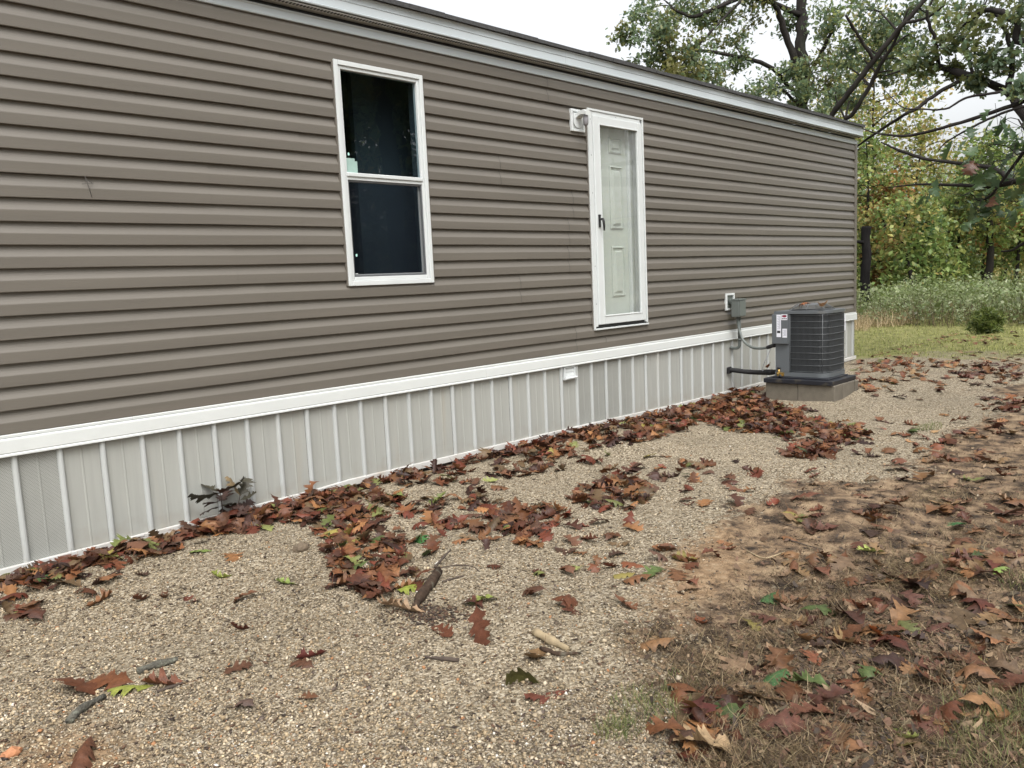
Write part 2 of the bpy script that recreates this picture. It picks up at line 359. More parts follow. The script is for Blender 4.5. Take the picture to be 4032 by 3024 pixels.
# ================================================================== THE HOUSE
HX0, HX1 = -4.0, 11.2857
ZB, CO = .72, .1143
WX0, WX1, WZ0, WZ1 = 3.0162, 3.7367, 1.3666, 2.7948
DX0, DX1, DZ0, DZ1 = 5.5354, 6.3418, .8991, 2.7887
house = empty('mobile_home', (3.6, 0, 0))
tag(house, 'long mobile home with taupe lap siding and white ribbed skirting', 'house')
HP = Matrix.Translation((-3.6, 0, 0))
def hpart(mb, name, m, parent=None):
    """house parts are built in world coordinates; the parent empties sit at the house base"""
    for i, v in enumerate(mb.V): mb.V[i] = (v[0]-3.6, v[1], v[2]) if parent is None else v
    return mb.build(name, m, parent if parent is not None else house)
# --- siding laps
prof = [(-.001, 0.0), (-.0215, 0.0), (-.0225, .003), (-.0218, .053), (-.0210, .057), (-.0165, .066), (-.0110, .078), (-.0065, .091), (-.0040, .103), (-.003, .1143)]
def clip_prof(pr, z0, z1):
    o = []
    for (ya, za), (yb, zb) in zip(pr[:-1], pr[1:]):
        if max(za, zb) < z0 or min(za, zb) > z1: continue
        def at(z): return (ya+(yb-ya)*(z-za)/(zb-za), z) if abs(zb-za) > 1e-9 else (ya, z)
        a = (ya, za) if z0 <= za <= z1 else at(min(max(za, z0), z1))
        b_ = (yb, zb) if z0 <= zb <= z1 else at(min(max(zb, z0), z1))
        if not o or o[-1] != a: o.append(a)
        o.append(b_)
    return o
OPEN = [(WX0+.03, WX1-.03, WZ0+.03, WZ1-.03), (DX0+.03, DX1-.03, DZ0+.02, DZ1-.03)]
NC = 20
zr = random.Random(3)
for k in range(NC):
    z = ZB+k*CO
    top = min(CO, 2.99-z)
    pr = clip_prof([(y, zz) for y, zz in prof], 0, top)
    row = random.Random(100+k//2)             # panels are double laps: two courses share their joints
    joints = [HX0]+sorted(x0+row.uniform(-.55, .55) for x0 in (-.6, 2.3, 5.0, 8.1))+[HX1-.005]
    for si, (a, b_) in enumerate(zip(joints[:-1], joints[1:])):
        lift = .0024*(si % 2)                  # overlap at a joint
        cuts = sorted(set([a, b_]+[c for o in OPEN for c in o[:2] if a < c < b_]))
        wav = lambda x: .0014*math.sin(x*1.7+k)+.0009*math.sin(x*4.1+2*k)
        mb = MB()
        for c0, c1 in zip(cuts[:-1], cuts[1:]):
            mid = (c0+c1)/2; segs = [(0, top)]
            for o in OPEN:
                if o[0] < mid < o[1]:
                    ns = []
                    for s0, s1 in segs:
                        lo, hi = o[2]-z, o[3]-z
                        if hi <= s0 or lo >= s1: ns.append((s0, s1)); continue
                        if lo > s0: ns.append((s0, lo))
                        if hi < s1: ns.append((hi, s1))
                    segs = ns
            segs = [q_ for q_ in segs if q_[1]-q_[0] > .004]
            if not segs and mb.V: hpart(mb, 'siding_lap', M['siding']); mb = MB()
            for s0, s1 in segs:
                pp = clip_prof(pr, s0, s1)
                n = max(1, int((c1-c0)/.5))
                xsg = [c0+(c1-c0)*i/n for i in range(n+1)]
                mb.extrude([(y-lift, z+zz) for y, zz in pp], [(x, wav(x)) for x in xsg])
        if mb.V: hpart(mb, 'siding_lap', M['siding'])
# --- core walls: sheathing behind the siding, ends, back, floor (opening behind window and door)
mb = MB()
yS = .006
for x0, x1, z0, z1 in [(HX0, OPEN[0][0], ZB, 3.06), (OPEN[0][1], OPEN[1][0], ZB, 3.06), (OPEN[1][1], HX1, ZB, 3.06),
                       (OPEN[0][0], OPEN[0][1], ZB, OPEN[0][2]), (OPEN[0][0], OPEN[0][1], OPEN[0][3], 3.06),
                       (OPEN[1][0], OPEN[1][1], ZB, OPEN[1][2]), (OPEN[1][0], OPEN[1][1], OPEN[1][3], 3.06)]:
    mb.box(x0, x1, yS, .10, z0, z1)
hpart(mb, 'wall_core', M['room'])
for x0, x1 in ((HX0, HX0+.1), (HX1-.1, HX1-.002)):
    mb = MB()
    for k in range(21):
        z = ZB+k*CO; s = -1 if x0 < 0 else 1; xf = x0 if x0 < 0 else x1
        if z+CO > 3.06: break
        pp = [(xf+s*(.003-y-.003), zz+z) for y, zz in prof]
        mb.add([(x, y, zz) for y in (.004, 4.6) for x, zz in pp], [(i, i+1, len(pp)+i+1, len(pp)+i) for i in range(len(pp)-1)])
    mb.box(x0 if x0 < 0 else x0, x1, .105, 4.6, ZB, 3.06)
    hpart(mb, 'end_wall', M['siding'])
hpart(MB().box(HX0+.1, HX1-.1, 4.5, 4.6, ZB, 3.06), 'back_wall', M['siding'])
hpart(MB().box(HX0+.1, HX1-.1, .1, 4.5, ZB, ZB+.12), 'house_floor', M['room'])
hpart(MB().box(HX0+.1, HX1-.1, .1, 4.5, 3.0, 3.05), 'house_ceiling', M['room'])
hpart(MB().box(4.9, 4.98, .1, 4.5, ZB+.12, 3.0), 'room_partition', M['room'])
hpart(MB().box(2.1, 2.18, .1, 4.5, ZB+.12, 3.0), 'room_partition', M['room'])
# --- corner post
mb = MB(); mb.box(HX1-.055, HX1+.014, -.028, .002, ZB, 3.0, .003); mb.box(HX1-.001, HX1+.0145, .002, .07, ZB, 3.0)
hpart(mb, 'corner_post', M['siding'])
# --- frieze, soffit, fascia
YF = -.092
mb = MB()
fp = [(-.003, 2.972), (-.027, 2.972), (-.029, 2.978), (-.027, 3.018), (-.032, 3.022), (-.032, 3.030), (-.003, 3.030)]
mb.extrude(fp, [(HX0, 0), (HX1-.004, 0)], closed=True); hpart(mb, 'frieze_board', M['fascia'])
M['soffit'] = mat('soffit_vinyl', (.52, .53, .52), .5, var=.04, scale=5)
mb = MB().box(HX0, HX1, YF+.004, -.0005, 3.0595, 3.066)
hpart(mb, 'soffit', M['soffit'])
mb = MB()
for i in range(int((HX1-.6)/.024)):
    x = .6+i*.024; mb.box(x, x+.010, YF+.010, YF+.034, 3.0570, 3.0594)
sl = hpart(mb, 'soffit_vent_slots', M['dark']); tag(sl, kind='stuff')
fj = [HX0, -.9, 2.15, 5.2, 8.3, HX1+.02]
for i, (a, b_) in enumerate(zip(fj[:-1], fj[1:])):
    o_ = -.0016*(i % 2)
    fpr = [(YF+.006, 3.070), (YF-.012+o_, 3.070), (YF-.014+o_, 3.078), (YF-.004+o_, 3.084), (YF-.002+o_, 3.135), (YF-.006+o_, 3.138), (YF-.002+o_, 3.141),
           (YF-.003+o_, 3.172), (YF-.010+o_, 3.175), (YF-.010+o_, 3.184), (YF+.006, 3.184)]
    wob = lambda x: .0012*math.sin(x*2.3)+.0009*math.sin(x*5.1)
    n = 10; mb = MB().extrude(fpr, [(a+(b_+.01-a)*t/n, wob(a+(b_-a)*t/n)) for t in range(n+1)], closed=True)
    hpart(mb, 'fascia', M['fascia'])
mb = MB(); mb.box(HX1+.003, HX1+.022, YF+.007, 4.7, 3.062, 3.185); hpart(mb, 'rake_board', M['fascia'])
# --- roof
RS = .22
def roofz(y): return 3.19+(y-(YF-.03))*RS if y < 2.3 else 3.19+(2.3-(YF-.03))*RS-(y-2.3)*RS
mb = MB()
V = []
for x in (HX0-.05, HX1+.035):
    for y, dz in ((YF-.02, 0), (2.3, 0), (4.72, 0), (4.72, -.02), (2.3, -.02), (YF-.02, -.004)): V.append((x, y, roofz(y)+dz-.002))
mb.add(V, [(0, 6, 7, 1), (1, 7, 8, 2), (2, 8, 9, 3), (3, 9, 10, 4), (4, 10, 11, 5), (5, 11, 6, 0), (0, 1, 4, 5), (1, 2, 3, 4), (6, 11, 10, 7), (7, 10, 9, 8)])
roof = hpart(mb, 'roof', M['shingle'])
x = HX0-.05; sr = random.Random(5)
while x < HX1+.03:
    wd = min(.318, HX1+.035-x)
    d = sr.uniform(-.004, .004); t = sr.uniform(.026, .034)
    mb = MB()
    y0 = YF-.030+d; V = []
    for xx in (x, x+wd-.004):
        V += [(xx-3.6, y0, roofz(y0)-.004), (xx-3.6, y0, roofz(y0)-.004+t), (xx-3.6, y0+.30, roofz(y0+.3)+t*.4), (xx-3.6, y0+.30, roofz(y0+.3)+.001)]
    mb.add(V, [(0, 1, 5, 4), (1, 2, 6, 5), (2, 3, 7, 6), (3, 0, 4, 7), (0, 3, 2, 1), (4, 5, 6, 7)])
    mb.build('shingle', M['shingle'], roof); x += wd
mb = MB(); px_, py_ = 11.0, .9; mb.tube([(px_, py_, roofz(py_)-.03), (px_, py_, roofz(py_)+.24)], .035, 16)
vp = hpart(mb, 'vent_pipe', M['white'])

# --- J-channel taking the cut ends of the laps round the openings
for x0, x1, z0, z1 in ((WX0, WX1, WZ0, WZ1), (DX0, DX1, DZ0, DZ1)):
    for a, b_ in ((x0-.011, x0-.0004), (x1+.0004, x1+.011)):
        hpart(MB().box(a, b_, -.0245, .004, z0, z1), 'channel_trim', M['siding'])
# --- window
def rect_frame(mb, x0, x1, z0, z1, wl, wr, wb, wt, y0, y1, bev=.003):
    """four butted bars"""
    mb.box(x0, x0+wl, y0, y1, z0, z1, bev); mb.box(x1-wr, x1, y0, y1, z0, z1, bev)
    mb.box(x0+wl+.0003, x1-wr-.0003, y0+.0006, y1-.0006, z0, z0+wb, bev); mb.box(x0+wl+.0003, x1-wr-.0003, y0+.0006, y1-.0006, z1-wt, z1, bev)
win = empty('window'); win.parent = house; win.location = (WX0-3.6, 0, WZ0)
def wpart(mb, name, m, o=(WX0, 0, WZ0), par=None):
    for i, v in enumerate(mb.V): mb.V[i] = (v[0]-o[0], v[1]-o[1], v[2]-o[2])
    return mb.build(name, m, par if par is not None else win)
mb = MB(); rect_frame(mb, WX0, WX1, WZ0, WZ1, .030, .030, .032, .030, -.034, .01); wpart(mb, 'outer_frame', M['frame'])
mb = MB(); rect_frame(mb, WX0+.0302, WX1-.0302, WZ0+.0322, WZ1-.0302, .022, .022, .026, .022, -.024, .02); wpart(mb, 'inner_frame', M['frame'])
zm = 2.078
mb = MB(); mb.box(WX0+.046, WX1-.046, -.031, .012, zm-.005, zm+.020, .004); mb.box(WX0+.05, WX1-.05, -.022, .012, zm-.026, zm-.0055, .002); wpart(mb, 'meeting_rail', M['frame'])
def quad(x0, x1, y, z0, z1): return MB().add([(x0, y, z0), (x1, y, z0), (x1, y, z1), (x0, y, z1)], [(0, 1, 2, 3)])
up = wpart(quad(WX0+.050, WX1-.050, -.004, zm+.018, WZ1-.050), 'upper_pane', M['glasspane'])
lo = wpart(quad(WX0+.060, WX1-.060, .014, WZ0+.070, zm-.030), 'lower_pane', M['glasspane'])
mb = MB(); rect_frame(mb, WX0+.0525, WX1-.0525, WZ0+.0585, zm-.0265, .014, .014, .018, .010, .006, .022, .002); wpart(mb, 'lower_sash', M['frame'])
M['screenframe'] = mat('screen_frame', (.10, .105, .11), .5, var=.05)
mb = MB(); rect_frame(mb, WX0+.0525, WX1-.0525, WZ0+.0585, zm-.0265, .010, .010, .012, .010, -.016, -.008, .001); sf = wpart(mb, 'screen_frame', M['screenframe'])
wpart(quad(WX0+.0626, WX1-.0626, -.0124, WZ0+.071, zm-.037), 'insect_screen', M['screen'])
M['sticker'] = mat('glass_sticker', (.28, .40, .36), .6, var=.08, scale=30)
M['dot'] = mat('glass_dot', (.40, .70, .62), .6, var=.05)
mb = MB(); a = []
sx0, sx1, sz0, sz1, rr = WX0+.053, WX0+.145, zm+.021, zm+.115, .018
mb.box(sx0, sx1-.0, -.0065, -.0045, sz0, sz1-rr); mb.box(sx0, sx1-rr, -.0066, -.0046, sz1-rr, sz1)
wpart(mb, 'sticker', M['sticker'])
def disc(mb, x, y, z, r, h=.001, n=14):
    mb.add([(x, y, z)]+[(x+r*math.cos(2*math.pi*i/n), y, z+1.3*r*math.sin(2*math.pi*i/n)) for i in range(n)], [(0, 1+i, 1+(i+1) % n) for i in range(n)])
for dx, dz in ((.083, zm+.14-WZ0), (.085, .20)):
    mb = MB(); disc(mb, WX0+dx, -.0062 if dz > .5 else -.0135, WZ0+dz, .0075); wpart(mb, 'sticker_dot', M['dot'])
wpart(MB().box(WX0+.064, WX0+.084, -.018, -.0165, WZ0+.078, WZ0+.082), 'screen_clip', M['frame'])
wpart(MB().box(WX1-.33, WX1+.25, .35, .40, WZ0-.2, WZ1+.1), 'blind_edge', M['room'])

# --- storm door and the steel door behind it
sdoor = empty('storm_door'); sdoor.parent = house; sdoor.location = (DX0-3.6, 0, DZ0)
DO = (DX0, 0, DZ0)
def dpart(mb, name, m, par=None): return wpart(mb, name, m, DO, par if par is not None else sdoor)
mb = MB()
mb.box(DX0, DX0+.020, -.036, .004, DZ0+.004, DZ1, .003); mb.box(DX0+.0205, DX0+.062, -.028, .004, DZ0+.02, DZ1-.0205, .003)
mb.box(DX1-.018, DX1, -.036, .004, DZ0+.012, DZ1, .003); mb.box(DX1-.040, DX1-.0185, -.028, .004, DZ0+.02, DZ1-.0205, .003)
mb.box(DX0+.0204, DX1-.0184, -.035, .004, DZ1-.020, DZ1-.0006, .003); mb.box(DX0+.0204, DX1-.0184, -.028, .004, DZ1-.055, DZ1-.0208, .003)
dpart(mb, 'door_frame', M['frame'])
mb = MB(); mb.box(DX0, DX1, -.045, .06, DZ0-.010, DZ0+.0035, .002); dpart(mb, 'door_sill', M['frame'])
dpart(MB().box(DX0+.0205, DX1-.0185, -.020, .02, DZ0+.004, DZ0+.0345), 'sweep', M['dark'])
LX0, LX1, LZ0, LZ1 = DX0+.0635, DX1-.0415, DZ0+.035, DZ1-.0565
mb = MB(); rect_frame(mb, LX0, LX1, LZ0, LZ1, .078, .062, .072, .066, -.042, -.012, .005); dpart(mb, 'door_leaf', M['frame'])
mb = MB(); rect_frame(mb, LX0+.0735, LX1-.0575, LZ0+.0675, LZ1-.0615, .012, .012, .012, .012, -.046, -.020, .003); dpart(mb, 'glazing_bead', M['frame'])
dpart(quad(LX0+.075, LX1-.059, -.030, LZ0+.069, LZ1-.063), 'glass_pane', M['doorglass'])
for i, (sx, sz) in enumerate([(DX0+.04, DZ0+t) for t in (.22, .55, 1.18, 1.5, 1.80)]+[(DX1-.03, DZ0+t) for t in (.25, .6, .95, 1.2, 1.6)]+[(DX0+.4, DZ1-.038), (DX1-.05, DZ1-.038)]):
    mb = MB(); disc(mb, sx, -.0292, sz, .004); dpart(mb, 'screw', M['acgrey'])
mb = MB()
hx, hz = 5.635, 1.84
mb.box(hx-.012, hx+.016, -.052, -.0425, hz-.055, hz+.055, .004)
mb.tube([(hx, -.05, hz+.012), (hx, -.085, hz+.014)], .010, 10)
mb.tube([(hx, -.082, hz+.02), (hx+.006, -.088, hz-.01), (hx+.012, -.087, hz-.05), (hx+.016, -.082, hz-.085)], [.010, .0115, .010, .007], 10)
mb.tube([(hx, -.05, hz+.045), (hx, -.062, hz+.047)], .006, 8)
dpart(mb, 'door_handle', M['dark'])
# steel door leaf with raised panels, set back in its jamb
idr = empty('entry_door'); idr.parent = house; idr.location = (DX0-3.6, 0, DZ0)
YD = .075
mb = MB(); mb.box(DX0+.03, DX1-.02, YD, YD+.04, DZ0+.02, DZ1-.02); wpart(mb, 'door_slab', M['doorwhite'], DO, idr)
mb = MB(); mb.box(DX1-.032, DX1-.0195, .0105, YD-.001, DZ0+.02, DZ1-.02); mb.box(DX0+.0305, DX0+.045, .0105, YD-.001, DZ0+.02, DZ1-.02)
wpart(mb, 'door_jamb', M['frame'], DO, idr)
wpart(MB().box(6.205, 6.232, YD-.030, YD-.0005, DZ0+.022, DZ1-.022, .004), 'stop_moulding', M['frame'], DO, idr)
def raised(x0, x1, z0, z1):
    mb = MB(); y = YD
    rings = [(0, 0), (0, -.010), (.010, -.016), (.016, .012), (.024, .012), (.050, -.018), (.054, -.018)]
    V = []
    for ins, dy in rings:
        V += [(x0+ins, y+dy, z0+ins), (x1-ins, y+dy, z0+ins), (x1-ins, y+dy, z1-ins), (x0+ins, y+dy, z1-ins)]
    F = [(i*4+k, i*4+(k+1) % 4, (i+1)*4+(k+1) % 4, (i+1)*4+k) for i in range(len(rings)-1) for k in range(4)]+[(len(rings)*4-4, len(rings)*4-3, len(rings)*4-2, len(rings)*4-1)]
    mb.add(V, F); wpart(mb, 'raised_panel', M['doorwhite'], DO, idr)
for x0, x1 in ((5.66, 5.835), (5.945, 6.13)):
    for z0, z1 in ((1.17, 1.625), (1.785, 2.345), (2.46, 2.60)): raised(x0, x1, z0, z1)

# --- skirting
RP0, RP = 1.0107, .20385
RX = [-4, .894, 1.81, 2.6, 2.9]
def rail_top(x):
    return float(np.interp(x, [-4, .894, 1.81, 2.899, 2.90, 5.34, 6.54, 7.5, 8.77, 11.22, 11.4], [.060, .0675, .072, .086, .094, .076, .058, .057, .064, .108, .110]))
k0 = int(math.floor((HX0-RP0)/RP))
ppr = [(0.0, 0.0), (.006, 0), (.0095, -.011), (.015, -.0175), (.022, -.0190), (.029, -.0175), (.0345, -.011), (.037, 0), (.060, .0012), (.117, .0008), (.1205, -.0012), (.126, -.0012), (.1295, .0008), (.17, .0012), (RP, 0)]
for k in range(k0, 200):
    xa = RP0-.022+k*RP
    if xa > HX1-.02: break
    if xa+RP < HX0: continue
    wv = .0015*math.sin(k*2.1)
    vented = xa < 1.19-.05 and xa > .3 or 5.25 < xa < 6.0
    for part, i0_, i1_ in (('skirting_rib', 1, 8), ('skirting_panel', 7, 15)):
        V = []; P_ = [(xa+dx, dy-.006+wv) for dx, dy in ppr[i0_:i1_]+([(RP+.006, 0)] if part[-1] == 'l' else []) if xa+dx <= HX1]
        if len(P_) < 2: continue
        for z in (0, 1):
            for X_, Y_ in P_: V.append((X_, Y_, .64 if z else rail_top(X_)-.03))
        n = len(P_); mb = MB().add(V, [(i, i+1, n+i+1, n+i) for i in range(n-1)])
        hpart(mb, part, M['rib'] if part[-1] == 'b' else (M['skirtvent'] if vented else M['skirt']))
mb = MB(); mb.box(HX1-.002, HX1+.004, -.004, 4.55, .06, .64); hpart(mb, 'end_skirting', M['skirt'])
mb = MB(); mb.box(HX0, HX0+.02, .01, 4.55, .06, .66); hpart(mb, 'end_skirting', M['skirt'])
mb = MB(); mb.box(HX0, HX1-.01, .006, .012, -.03, .14); hpart(mb, 'ground_barrier', M['black'])
tp = [(-.002, .7195), (-.018, .7195), (-.021, .7165), (-.020, .7075), (-.017, .706)]
mb = MB()
tj = [HX0, -1.4, 1.58, 4.9, 8.2, HX1+.006]
for i, (a, b_) in enumerate(zip(tj[:-1], tj[1:])):
    mb = MB().extrude([(-.002, .7195), (-.026, .7195), (-.029, .7165), (-.028, .704), (-.018, .7025), (-.002, .7025)], [(a+.0008, 0), (b_-.0008, 0)], closed=True); hpart(mb, 'back_trim', M['white'])
tj = [HX0, -2.0, 1.045, 4.2, 7.4, HX1+.012]
for i, (a, b_) in enumerate(zip(tj[:-1], tj[1:])):
    o_ = -.0015*(i % 2)
    wob = lambda x: .0015*math.sin(x*1.9)
    n = 8
    mb = MB().extrude([(-.0015, .7015), (-.030+o_, .7015), (-.036+o_, .697), (-.037+o_, .690), (-.0375+o_, .632), (-.0345+o_, .628), (-.039+o_, .622), (-.039+o_, .614), (-.034+o_, .612), (-.020, .612), (-.0205, .640)],
                      [(a-.006+(b_-a+.006)*t/n, 0) for t in range(n+1)], closed=True); hpart(mb, 'skirting_trim', M['white'])
rj = [HX0, -.15, 2.90, 6.62, 9.4, HX1+.01]
for i, (a, b_) in enumerate(zip(rj[:-1], rj[1:])):
    n = 12; e = 1e-4
    pts_ = [(a+e+(b_-a-2*e)*t/n, 0) for t in range(n+1)]
    mb = MB().extrude([(-.022-.001*(i % 2), .001), (-.027-.001*(i % 2), 0), (-.029-.001*(i % 2), -.004), (-.030-.001*(i % 2), -.043), (-.010, -.045), (-.010, -.001)], [(x_, rail_top(x_)) for x_, _ in pts_], closed=True)
    hpart(mb, 'bottom_rail', M['rail'])
# skirting vent flap
vent = empty('skirting_vent'); vent.parent = house; vent.location = (5.11-3.6, 0, .5)
VO = (5.11, 0, .5)
mb = MB(); rect_frame(mb, 5.113, 5.262, .517, .606, .016, .012, .014, .010, -.030, -.008, .003); wpart(mb, 'vent_frame', M['frame'], VO, vent)
for z0, z1, y_ in ((.532, .560, -.022), (.562, .596, -.020)):
    V = [(5.13, y_, z0), (5.249, y_, z0), (5.249, y_+.007, z1), (5.13, y_+.007, z1)]
    wpart(MB().add(V, [(0, 1, 2, 3)]), 'vent_louvre', M['frame'], VO, vent)
wpart(MB().extrude([(-.008, .517), (-.040, .5165), (-.047, .510), (-.044, .500), (-.030, .497), (-.008, .503)], [(5.108, 0), (5.266, .002)], closed=True), 'vent_lip', M['frame'], VO, vent)

# marks on the siding
M['scuff'] = mat('scuff_mark', (.06, .055, .05), .8, var=.2)

# ================================================================== THINGS ON THE WALL
def tpart(mb, name, m, root):
    l = root.location
    for i, v in enumerate(mb.V): mb.V[i] = (v[0]-l[0], v[1]-l[1], v[2]-l[2])
    return mb.build(name, m, root)
def smooth_path(pts, n=8):
    """Catmull-Rom through the points"""
    P_ = [np.array(p, float) for p in pts]; P_ = [2*P_[0]-P_[1]]+P_+[2*P_[-1]-P_[-2]]; o = []
    for i in range(1, len(P_)-2):
        for t in np.linspace(0, 1, n, endpoint=False):
            a, b_, c, d = P_[i-1:i+3]
            o.append(.5*((2*b_)+(-a+c)*t+(2*a-5*b_+4*c-d)*t*t+(-a+3*b_-3*c+d)*t**3))
    o.append(P_[-2]); return o
# --- porch light beside the door
pl = empty('porch_light', (5.403, 0, 2.60)); tag(pl, 'white porch light on a square block left of the door', 'light')
mb = MB(); rect_frame(mb, 5.315, 5.491, 2.575, 2.757, .022, .022, .022, .022, -.040, -.014, .004); tpart(mb, 'mounting_block', M['frame'], pl)
tpart(MB().box(5.338, 5.468, -.026, -.014, 2.598, 2.734), 'block_face', M['frame'], pl)
mb = MB(); n = 20       # rounded back plate: straight top, round bottom
ring = [(5.345, 2.725), (5.345, 2.66)]+[(5.403-.058*math.cos(a), 2.655-.05*math.sin(a)) for a in np.linspace(.1, math.pi-.1, n)]+[(5.461, 2.66), (5.461, 2.725)]
V = [(x, -.0262, z) for x, z in ring]+[(x, -.040, z) for x, z in ring]; m_ = len(ring)
mb.add(V, [(i, (i+1) % m_, m_+(i+1) % m_, m_+i) for i in range(m_)]+[tuple(range(m_, 2*m_))]); tpart(mb, 'back_plate', M['frame'], pl)
mb = MB(); pts = smooth_path([(5.403, -.038, 2.700), (5.403, -.08, 2.722), (5.403, -.125, 2.722), (5.403, -.15, 2.712)], 6)
for s in (0,):
    V = []
    for p in pts: V += [(5.368, p[1], p[2]-.020), (5.438, p[1], p[2]-.020), (5.438, p[1], p[2]+.012), (5.42, p[1], p[2]+.018), (5.386, p[1], p[2]+.018), (5.368, p[1], p[2]+.012)]
    m_ = 6; mb.add(V, [(i*m_+k, i*m_+(k+1) % m_, (i+1)*m_+(k+1) % m_, (i+1)*m_+k) for i in range(len(pts)-1) for k in range(m_)]+[tuple(range(m_)), tuple(range((len(pts)-1)*m_, len(pts)*m_))[::-1]])
tpart(mb, 'arm', M['white'], pl)
M['shade'] = mat('smoked_shade', (.22, .215, .225), .3, var=.08, scale=15)
mb = MB(); mb.tube([(5.403, -.120, 2.705), (5.403, -.120, 2.69), (5.403, -.120, 2.66), (5.403, -.120, 2.625), (5.403, -.120, 2.610)], [.016, .021, .023, .021, .012], 16); tpart(mb, 'shade', M['shade'], pl)
# --- electrical disconnect
eb = empty('disconnect_box', (7.87, 0, .86)); tag(eb, 'grey electrical disconnect box beside the air conditioner', 'electrical box')
mb = MB(); rect_frame(mb, 7.782, 7.962, .936, 1.117, .022, .022, .022, .022, -.040, -.014, .004); tpart(mb, 'mounting_block', M['frame'], eb)
tpart(MB().box(7.805, 7.939, -.026, -.014, .959, 1.094), 'block_face', M['pvcgrey'], eb)
mb = MB(); mb.tube([(7.87, -.026, 1.025), (7.87, -.12, 1.025)], .033, 12); tpart(mb, 'nipple', M['pvcgrey'], eb)
bx0, bx1 = 7.800, 7.945
bd = tpart(MB().box(bx0, bx1, -.175, -.085, .865, 1.040, .005), 'enclosure', M['pvcgrey'], eb)
mb = MB().box(bx0-.004, bx1+.004, -.185, -.082, 1.0405, 1.056, .003); tpart(mb, 'hood', M['pvcgrey'], eb)
tpart(MB().box(bx0+.008, bx1-.008, -.183, -.1755, .872, 1.036, .003), 'cover', M['pvcgrey'], eb)
mb = MB(); mb.tube([(7.905, -.12, .866), (7.905, -.12, .62)], .0165, 12); mb.tube([(7.905, -.12, .625), (7.905, -.12, .60)], .021, 12)
mb.tube(smooth_path([(7.905, -.12, .60), (7.905, -.118, .55), (7.905, -.10, .525), (7.903, -.06, .52), (7.90, -.012, .525)], 5), .0165, 12)
tpart(mb, 'conduit_elbow', M['pvcgrey'], eb)
mb = MB()
for x_, z_ in ((7.865, .85), (7.905, .855)): mb.tube([(x_, -.12, z_+.014), (x_, -.12, z_-.012)], .021, 8)
tpart(mb, 'conduit_fitting', M['pvcgrey'], eb)
whip = MB(); wp = [(7.865, -.12, .845), (7.868, -.13, .76), (7.85, -.19, .62), (7.82, -.30, .548), (7.80, -.42, .535), (7.79, -.53, .555), (7.785, -.585, .575)]
whip.tube(smooth_path(wp, 8), .0135, 10)
wo = empty('power_whip', (7.865, -.12, .535)); tag(wo, 'grey flexible conduit drooping from the disconnect box to the air conditioner', 'conduit')
tpart(whip, 'conduit', M['pvcgrey'], wo)
mb = MB(); mb.tube([(7.792, -.50, .546), (7.786, -.57, .570)], .020, 10); mb.tube([(7.786, -.57, .570), (7.784, -.60, .581)], .024, 8); tpart(mb, 'connector', M['dark'], wo)
ls = empty('refrigerant_line', (7.85, -.3, .24)); tag(ls, 'black foam sleeved refrigerant line between skirting and air conditioner', 'pipe')
mb = MB(); mb.tube(smooth_path([(7.86, .0, .282), (7.87, -.06, .282), (7.90, -.18, .268), (7.93, -.32, .262), (7.90, -.46, .272), (7.86, -.60, .290)], 8), .026, 12); tpart(mb, 'foam_sleeve', M['foam'], ls)
mb = MB(); mb.tube([(7.945, -.36, .262), (7.90, -.46, .272), (7.885, -.51, .279)], [.029, .031, .029], 12); tpart(mb, 'joint_wrap', M['foam'], ls)
mb = MB(); mb.box(7.815, 7.885, -.035, -.012, .245, .318, .006); tpart(mb, 'wall_flange', M['foam'], ls)
mb = MB(); mb.tube(smooth_path([(7.79, -.56, .58), (7.80, -.50, .46), (7.80, -.46, .38), (7.83, -.42, .30), (7.88, -.41, .292)], 6), .003, 6); tpart(mb, 'control_wire', M['labeltext'], ls)

# ================================================================== AIR CONDITIONER ON ITS PAD
def block(x0, x1, y0, y1, z1, label):
    l = empty('concrete_block', ((x0+x1)/2, (y0+y1)/2, z1-.19)); tag(l, label, 'block', 'concrete blocks under the air conditioner pad')
    tpart(MB().box(x0, x1, y0, y1, z1-.19, z1, .006), 'block_body', M['concrete'], l)
ZP = .198
block(7.665, 7.855, -.888, -.545, ZP, 'concrete block nearest the skirting under the air conditioner pad')
block(7.660, 7.855, -1.262, -.892, ZP+.001, 'concrete block at the outer front corner under the air conditioner pad')
block(7.859, 8.140, -1.262, -1.07, ZP, 'concrete block along the outer side of the air conditioner pad')
block(8.144, 8.225, -1.270, -.90, ZP-.003, 'concrete block at the far end of the air conditioner pad')
pad = empty('equipment_pad', (7.93, -.9, ZP)); tag(pad, 'black plastic equipment pad between concrete blocks and air conditioner', 'pad')
mb = MB(); mb.box(7.635, 8.215, -1.250, -.535, ZP+.002, ZP+.048, .006); tpart(mb, 'pad_slab', M['black'], pad)
mb = MB(); rect_frame(mb, 0, 1, 0, 1, .1, .1, .1, .1, 0, 1)
mb = MB(); mb.box(7.70, 8.16, -1.19, -.60, ZP+.0485, ZP+.062, .005); tpart(mb, 'pad_rim', M['black'], pad)
AX0, AX1, AY0, AY1, AZ0, AZ1 = 7.745, 8.245, -1.155, -.615, .262, .925
ac = empty('air_conditioner', ((AX0+AX1)/2, (AY0+AY1)/2, ZP+.062)); tag(ac, 'grey outdoor air conditioner unit with wire grille on black pad', 'air conditioner')
